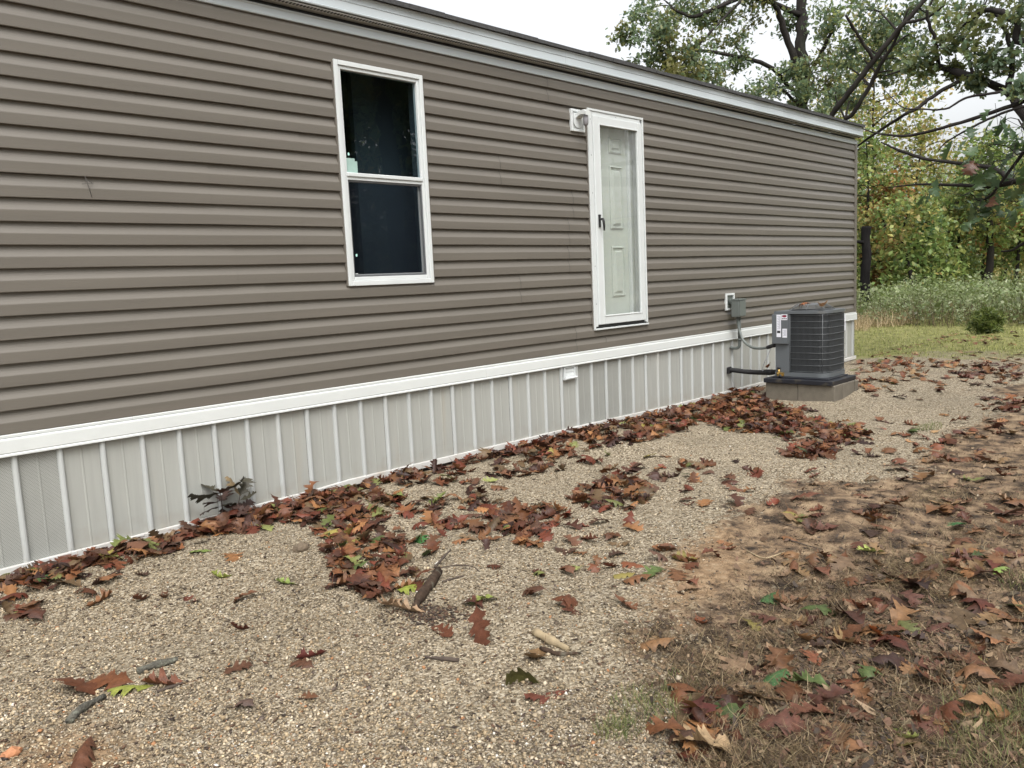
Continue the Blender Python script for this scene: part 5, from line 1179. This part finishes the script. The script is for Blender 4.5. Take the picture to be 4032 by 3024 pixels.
# hanging spray of big near leaves of the same tree's low branch, with its own detailed leaves
for i, (px, py, d, nl, sp_) in enumerate([(3900, 560, 6.6, 9, .20), (3985, 620, 6.4, 9, .18), (3850, 700, 6.9, 10, .2), (3990, 700, 6.4, 8, .17), (3900, 780, 6.8, 8, .18), (3790, 770, 7.1, 6, .14), (3860, 830, 6.9, 5, .1), (4010, 500, 6.3, 6, .16), (3840, 640, 7, 6, .16)]):
    pass
SPR = []
lowpath = [np.array([10.2, -4.9, 2.1]), D(4260, 660, 6.6), D(4032, 705, 6.8), D(3917, 731, 7.0), D(3751, 728, 7.3), D(3620, 726, 7.6), D(3499, 738, 8.0)]
mb = MB(); sm = smooth_path(lowpath, 7); T3o = np.array(T3.location)
mb.tube([p-T3o for p in sm], [float(x) for x in np.interp(np.linspace(0, 1, len(sm)), [0, .3, .6, 1], [.045, .026, .017, .005])], 7)
low2 = smooth_path([np.array(sm[9]), D(4130, 900, 6.8), D(4032, 957, 7.0), D(3985, 985, 7.1), D(3943, 990, 7.2)], 5); mb.tube([p-T3o for p in low2], [float(x) for x in np.linspace(.018, .009, len(low2))], 6)
low3 = smooth_path([D(4060, 560, 6.5), D(3985, 660, 6.7), D(3900, 770, 6.9), D(3850, 790, 7.0)], 5); mb.tube([p-T3o for p in low3], [float(x) for x in np.linspace(.016, .006, len(low3))], 6)
low4 = smooth_path([np.array(sm[12]), D(4070, 600, 6.6), D(4060, 560, 6.5), D(4010, 470, 6.5)], 5); mb.tube([p-T3o for p in low4], [float(x) for x in np.linspace(.018, .006, len(low4))], 6)
Vs, Fs, Cs, b0 = [], [], [], 0; q = random.Random(77)
for (px, py, d, nl, spd) in [(3910, 570, 6.7, 6, .14), (3985, 620, 6.5, 8, .15), (3860, 690, 6.9, 8, .14), (3990, 700, 6.5, 7, .13), (3900, 775, 6.9, 8, .13), (3790, 770, 7.1, 8, .12), (3850, 830, 6.9, 7, .08), (4020, 500, 6.4, 9, .16), (3830, 640, 7.0, 9, .13), (4040, 780, 6.6, 7, .13), (3930, 500, 6.8, 6, .12)]:
    c = D(px, py, d); a = min((np.array(p) for p in list(sm)+list(low3)+list(low4)), key=lambda p: np.linalg.norm(p-c))
    if np.linalg.norm(a-c) > .02: mb.tube([p-T3o for p in smooth_path([a, (a+c)/2+np.array([0, 0, .04]), c], 4)], .0035, 4, False)
    for k in range(nl):
        p = c+np.array([q.gauss(0, spd), q.gauss(0, spd), q.gauss(0, spd*.7)])
        v, f = LV[q.randrange(14)]; s = q.uniform(.12, .19); rm = rot(q.uniform(0, 6.28), q.gauss(-.8, .5), q.gauss(0, .5))
        col = q.choice([(.055, .095, .035), (.07, .115, .045), (.045, .08, .03), (.085, .12, .045), (.06, .10, .05)] if q.random() < .93 else [(.10, .045, .025)])
        v = (v*s) @ rm.T+p-T3o; Vs.append(v); Fs.append(f+b0); Cs.append(np.tile(col, (len(v), 1))); b0 += len(v)
        mb.tube([tuple(c-T3o), tuple(p-T3o+(np.array([0, -.26*s, .03*s]) @ rm.T))], .0022, 3, False)
mb.build('low_branch', M['treebark'], T3)
M['nearleaf'] = mat('oak_leaf_live', (0, 0, 0), .42, var=.2, scale=10, attr=True, bump=.2, bscale=30, spec=.45, transl=.35)
link('near_leaves', mesh_np('near_leaves', np.vstack(Vs), np.vstack(Fs), col=np.vstack(Cs), smooth=True), M['nearleaf'], T3)

# dead snag in the weeds
sb = D(3409, 1182, 19); base = np.array([sb[0], sb[1], gz(sb[0], sb[1])])
root = empty('dead_snag', base); tag(root, 'black broken trunk without a crown standing in the weeds', 'tree')
pth = [base-np.array([0, 0, .1]), D(3407, 1100, 19), D(3412, 1000, 19), D(3409, 940, 19), D(3411, 893, 19)]
mb = MB(); mb.tube([p-base for p in smooth_path(pth, 5)], [float(x) for x in np.interp(np.linspace(0, 1, 21), [0, .3, .8, 1], [.125, .105, .10, .11])], 11); mb.V = [tuple(np.array(v)+np.array([math.sin(v[2]*9+v[0]*40), math.cos(v[2]*7), .3*math.sin(v[0]*60)])*.008) for v in mb.V]
mb.build('trunk', M['snagbark'], root)
mb = MB(); mb.tube([p-base for p in smooth_path([D(3402, 955, 19), D(3382, 952, 18.9), D(3366, 948, 18.8), D(3352, 920, 18.7)], 4)], [float(x) for x in np.linspace(.05, .02, 13)], 7); mb.build('stub', M['snagbark'], root)

# understory and background trees: trunk position from photograph column, then real size
def bg_tree(px, d, h, cr, pal, label, mixpal=None, nb=16, per=165, leaf=.16, lowest=.12, tr=.07, group='trees at the edge of the wood', lean=0.0, tall=1.0):
    b = D(px, 1000, d); base = np.array([b[0], b[1], gz(b[0], b[1])]); q = random.Random(label)
    topv = base+np.array([lean*h, q.uniform(-.05, .05)*h, h*.93])
    trunk = ([base-np.array([0, 0, .1]), base+(topv-base)*.3+np.array([q.gauss(0, .06), q.gauss(0, .06), 0]), base+(topv-base)*.65+np.array([q.gauss(0, .12), q.gauss(0, .12), 0]), topv], [tr, tr*.8, tr*.5, tr*.15])
    bl = []
    for i in range(nb):
        z = h*(lowest+(1-lowest)*((i+q.random())/nb)); t = (z/h-lowest)/(1-lowest); rr = cr*math.sqrt(max(.1, 1-(2*t-.9)**2*.85)); a = i*2.4+q.uniform(-.4, .4); k = rr*q.uniform(.35, .95)
        ax = base+(topv-base)*(z/h); bl.append((ax+np.array([k*math.cos(a), k*math.sin(a), 0]), cr*q.uniform(.38, .6)))
    return make_tree('woodland_tree', base, [trunk], bl, pal, label, leaf=leaf, per=per, shape=1, group=group, mixpal=mixpal, tw=.016)
bg_tree(3440, 27, 9.5, 2.3, G_YEL, 'tall yellow leaved tree just right of the house corner', G_MID, nb=26, lowest=.32)
bg_tree(3400, 24, 5.2, 1.5, G_MID, 'green sapling behind the dead snag', G_YEL, nb=16)
bg_tree(3500, 24, 3.9, 1.1, G_ORG, 'orange leaved young tree right of the dead snag', G_YEL, nb=14, per=170)
bg_tree(3600, 28, 6.2, 1.9, G_YEL, 'yellow green tree with a thin dark trunk right of the orange one', G_MID, nb=20, lowest=.25)
bg_tree(3585, 22, 3.0, 1.1, G_MID, 'bushy green sapling in front of the yellow green tree', G_YEL, nb=14)
bg_tree(3700, 30, 4.2, 1.9, G_BLU, 'blue green tree in the middle of the wood edge', G_MID, nb=20)
bg_tree(3745, 25, 3.4, 1.3, G_MID, 'grey green young tree behind the pale weeds', G_YEL, nb=16)
bg_tree(3885, 24, 4.9, 1.5, G_MID, 'tree with a thick dark trunk near the right edge', G_YEL, nb=18, lowest=.38, tr=.13)
bg_tree(3860, 31, 4.6, 1.8, G_MID, 'green tree behind the thick dark trunk', G_YEL, nb=20)
bg_tree(4000, 26, 4.2, 1.5, G_MID, 'green tree with a slim trunk at the right edge', G_ORG, nb=18, lowest=.3)
bg_tree(4060, 30, 5.0, 1.9, G_YEL, 'yellowing tree half cut off by the right edge', G_MID, nb=20)
bg_tree(3960, 34, 4.2, 1.8, G_MID, 'far green tree between the two dark trunks', G_YEL, nb=18)
bg_tree(3330, 34, 9.0, 2.6, G_YEL, 'yellow green tree rising behind the roof corner', G_MID, nb=22, lowest=.35)
bg_tree(4200, 26, 7.0, 2.2, G_MID, 'green tree just outside the right edge of the view', G_YEL, nb=18)
bg_tree(3660, 23, 2.6, .9, G_MID, 'low green bush sapling at the centre of the weeds', G_BLU, nb=12, per=150)
bg_tree(3800, 38, 5.4, 2.3, G_YEL, 'far yellow tree seen between the nearer crowns', G_MID, nb=20)
# far wood: one mass nobody could count
n = 44000
a = np.where(rng.uniform(0, 1, n) < .55, rng.uniform(-.55, .75, n), rng.uniform(-3.14, 3.14, n)); d = rng.uniform(38, 58, n); x = d*np.cos(a); y = -4.5+d*np.sin(a); hgt = 4.6+1.3*vnoise(x, y, .22, 61)+.8*vnoise(x, y, .7, 62)
z = ground_h(x, y)+hgt*rng.uniform(0, 1, n)**.85
pal_a = pick(G_MID, n, .3); k = vnoise(x, y, .12, 63) > .1; pal_a[k] = pick(G_YEL, int(k.sum()), .3)
V, F, C = scatter(RHOMB, RHF, np.c_[x, y, z], rng.uniform(.22, .42, n), rot_batch(n, .8), pal_a)
tag(link('far_woodland', mesh_np('far_woodland', V, F, col=C), M['foliage']), 'hazy mass of mixed green and yellow woodland far behind', 'woodland', kind='stuff')

# tall weeds, dry grass, cedar
n = 15000
x = rng.uniform(16.3, 23, n); y = rng.uniform(-4.5, 7, n); edge = 16.7+.25*vnoise(y, y*0, .8, 71)
hh = (.24+.26*sstep(0, 2.6, x-edge))*np.clip(1+.65*vnoise(x, y, .5, 72)+.4*vnoise(x, y, 1.5, 73), .3, 1.7)
keep = x > edge; x, y, hh = x[keep], y[keep], hh[keep]; n = len(x)
z = ground_h(x, y)+hh*rng.uniform(.12, 1, n)**.7
dk = z-ground_h(x, y) < .2
WEED = [(.19, .23, .10), (.24, .28, .14), (.14, .18, .06), (.28, .31, .18), (.16, .21, .09), (.11, .14, .04)]
WLOW = [(.14, .13, .055), (.19, .165, .08), (.11, .115, .045), (.16, .17, .065)]
col = pick(WEED, n, .2)*(1+.35*vnoise(x, y, .8, 74))[:, None]; m_ = dk & (rng.uniform(0, 1, n) < .6); col[m_] = pick(WLOW, int(m_.sum()), .2)
P = np.repeat(np.c_[x, y, z], 3, 0)+rng.normal(0, .09, (n*3, 3)); P[:, 2] = np.maximum(P[:, 2], ground_h(P[:, 0], P[:, 1])+.02)
V, F, C = scatter(RHOMB, RHF, P, np.clip(rng.lognormal(math.log(.06), .4, n*3), .025, .15), rot_batch(n*3, .7), np.repeat(col, 3, 0))
tag(link('tall_weeds', mesh_np('tall_weeds', V, F, col=C), M['foliage']), 'pale green chest high weeds between lawn and wood', 'weeds', kind='stuff')
n = 2600; x = rng.uniform(16.6, 20.5, n); y = rng.uniform(-4.5, 6, n)
V, F, C = blades(np.c_[x, y, ground_h(x, y)], rng.uniform(.25, .75, n), rng.uniform(.006, .013, n), rng.uniform(0, .35, n), rng.uniform(0, .12, n), pick([(.10, .075, .045), (.14, .11, .06), (.07, .055, .035)], n, .2))
tag(link('weed_stalks', mesh_np('weed_stalks', V, F, col=C), M['grass']), 'brown stalks standing among the weeds', 'weeds', kind='stuff')
n = 4200; x = rng.uniform(15.7, 18.2, n); y = rng.uniform(1.3, 4.6, n); k = (vnoise(x, y, .8, 81) > -.35); x, y = x[k], y[k]; n = len(x)
V, F, C = blades(np.c_[x, y, ground_h(x, y)], rng.uniform(.18, .45, n), rng.uniform(.005, .011, n), rng.uniform(.1, .8, n), rng.uniform(.02, .3, n), pick([(.42, .33, .19), (.34, .26, .15), (.50, .40, .26), (.28, .22, .11)], n, .2))
tag(link('straw_grass', mesh_np('straw_grass', V, F, col=C), M['grass']), 'tall straw coloured dry grass past the house corner', 'grass', kind='stuff')
cb = ground_at(3885, 1293); cb = D(3885, 1293, float((cb-CAM) @ _f)*.93); cb[2] = gz(cb[0], cb[1])
root = empty('cedar_bush', cb); tag(root, 'small dense dark green cedar bush at the front of the weeds', 'bush')
mb = MB(); mb.tube([(0, 0, 0), (.01, .0, .3), (0, 0, .42)], [.02, .015, .004], 6); mb.build('trunk', M['treebark'], root)
n = 5200; t = rng.uniform(.05, 1, n); a = rng.uniform(0, 6.28, n); r_ = .22*np.sqrt(np.clip(1-(2*t-.8)**2*.62, .05, 1))*rng.uniform(.2, 1.1, n)*(1+.3*np.sin(a*3+t*9)+.15*np.sin(a*7))
P = np.c_[r_*np.cos(a), r_*np.sin(a), t*.40]
NEED = np.array([(-.18, 0, 0), (.18, 0, 0), (.05, 1, .1), (-.05, 1, .1)], float)
V, F, C = scatter(NEED, np.array([(0, 1, 2, 3)]), P, rng.uniform(.03, .07, n), rot_batch(n, .8), pick([(.10, .14, .03), (.14, .18, .04), (.18, .21, .055), (.07, .10, .022)], n, .2))
link('crown', mesh_np('crown', V, F, col=C), M['foliage'], root)

# oaks on the other side of the yard, behind the photographer: the window mirrors them
def copy_tree(src, loc, rz, sc, label):
    r_ = src.copy(); COL.objects.link(r_); r_.location = loc; r_.rotation_euler = (0, 0, rz); r_.scale = (sc, sc, sc); r_['label'] = label; r_['group'] = 'oaks across the yard mirrored in the panes'
    for ch in src.children:
        c = ch.copy(); COL.objects.link(c); c.parent = r_
T1 = bpy.data.objects['oak_tree']
for i, (x, y, rz, sc, lab) in enumerate([(9.0, -12.5, .3, 1.15, 'oak across the yard mirrored in the upper window pane'), (13.5, -13.0, 2.2, 1.2, 'second oak across the yard mirrored in the window'), (4.0, -14.5, 4.0, 1.1, 'oak across the yard behind the photographer'), (17.0, -16.5, 3.3, 1.3, 'tall oak across the yard behind the first row, mirrored in the window'), (20.0, -12.0, 5.2, 1.0, 'oak at the far end of the yard mirrored in the door glass'), (-4.0, -13.0, 1.3, 1.0, 'oak across the yard at the left behind the photographer')]):
    copy_tree(T1, (x, y, gz(x, y)), rz, sc, lab)
src_ = [o for o in bpy.data.objects if o.type == 'EMPTY' and o.name.startswith('woodland_tree')]
for i, (x, y, sc) in enumerate([(7.5, -18, 1.9), (10.5, -17, 2.1), (13.5, -16.5, 1.9), (16.5, -18, 2.2), (20.5, -16, 2.0), (24, -17, 2.1), (3.5, -19, 2.0)]):
    copy_tree(src_[[0, 3, 5, 8, 10, 11, 3][i]], (x, y, gz(x, y)), i*1.7, sc, ['thick', 'broad', 'dense', 'tall', 'full', 'wide', 'high'][i]+' leafy tree closing the far side of the yard, mirrored in the panes')
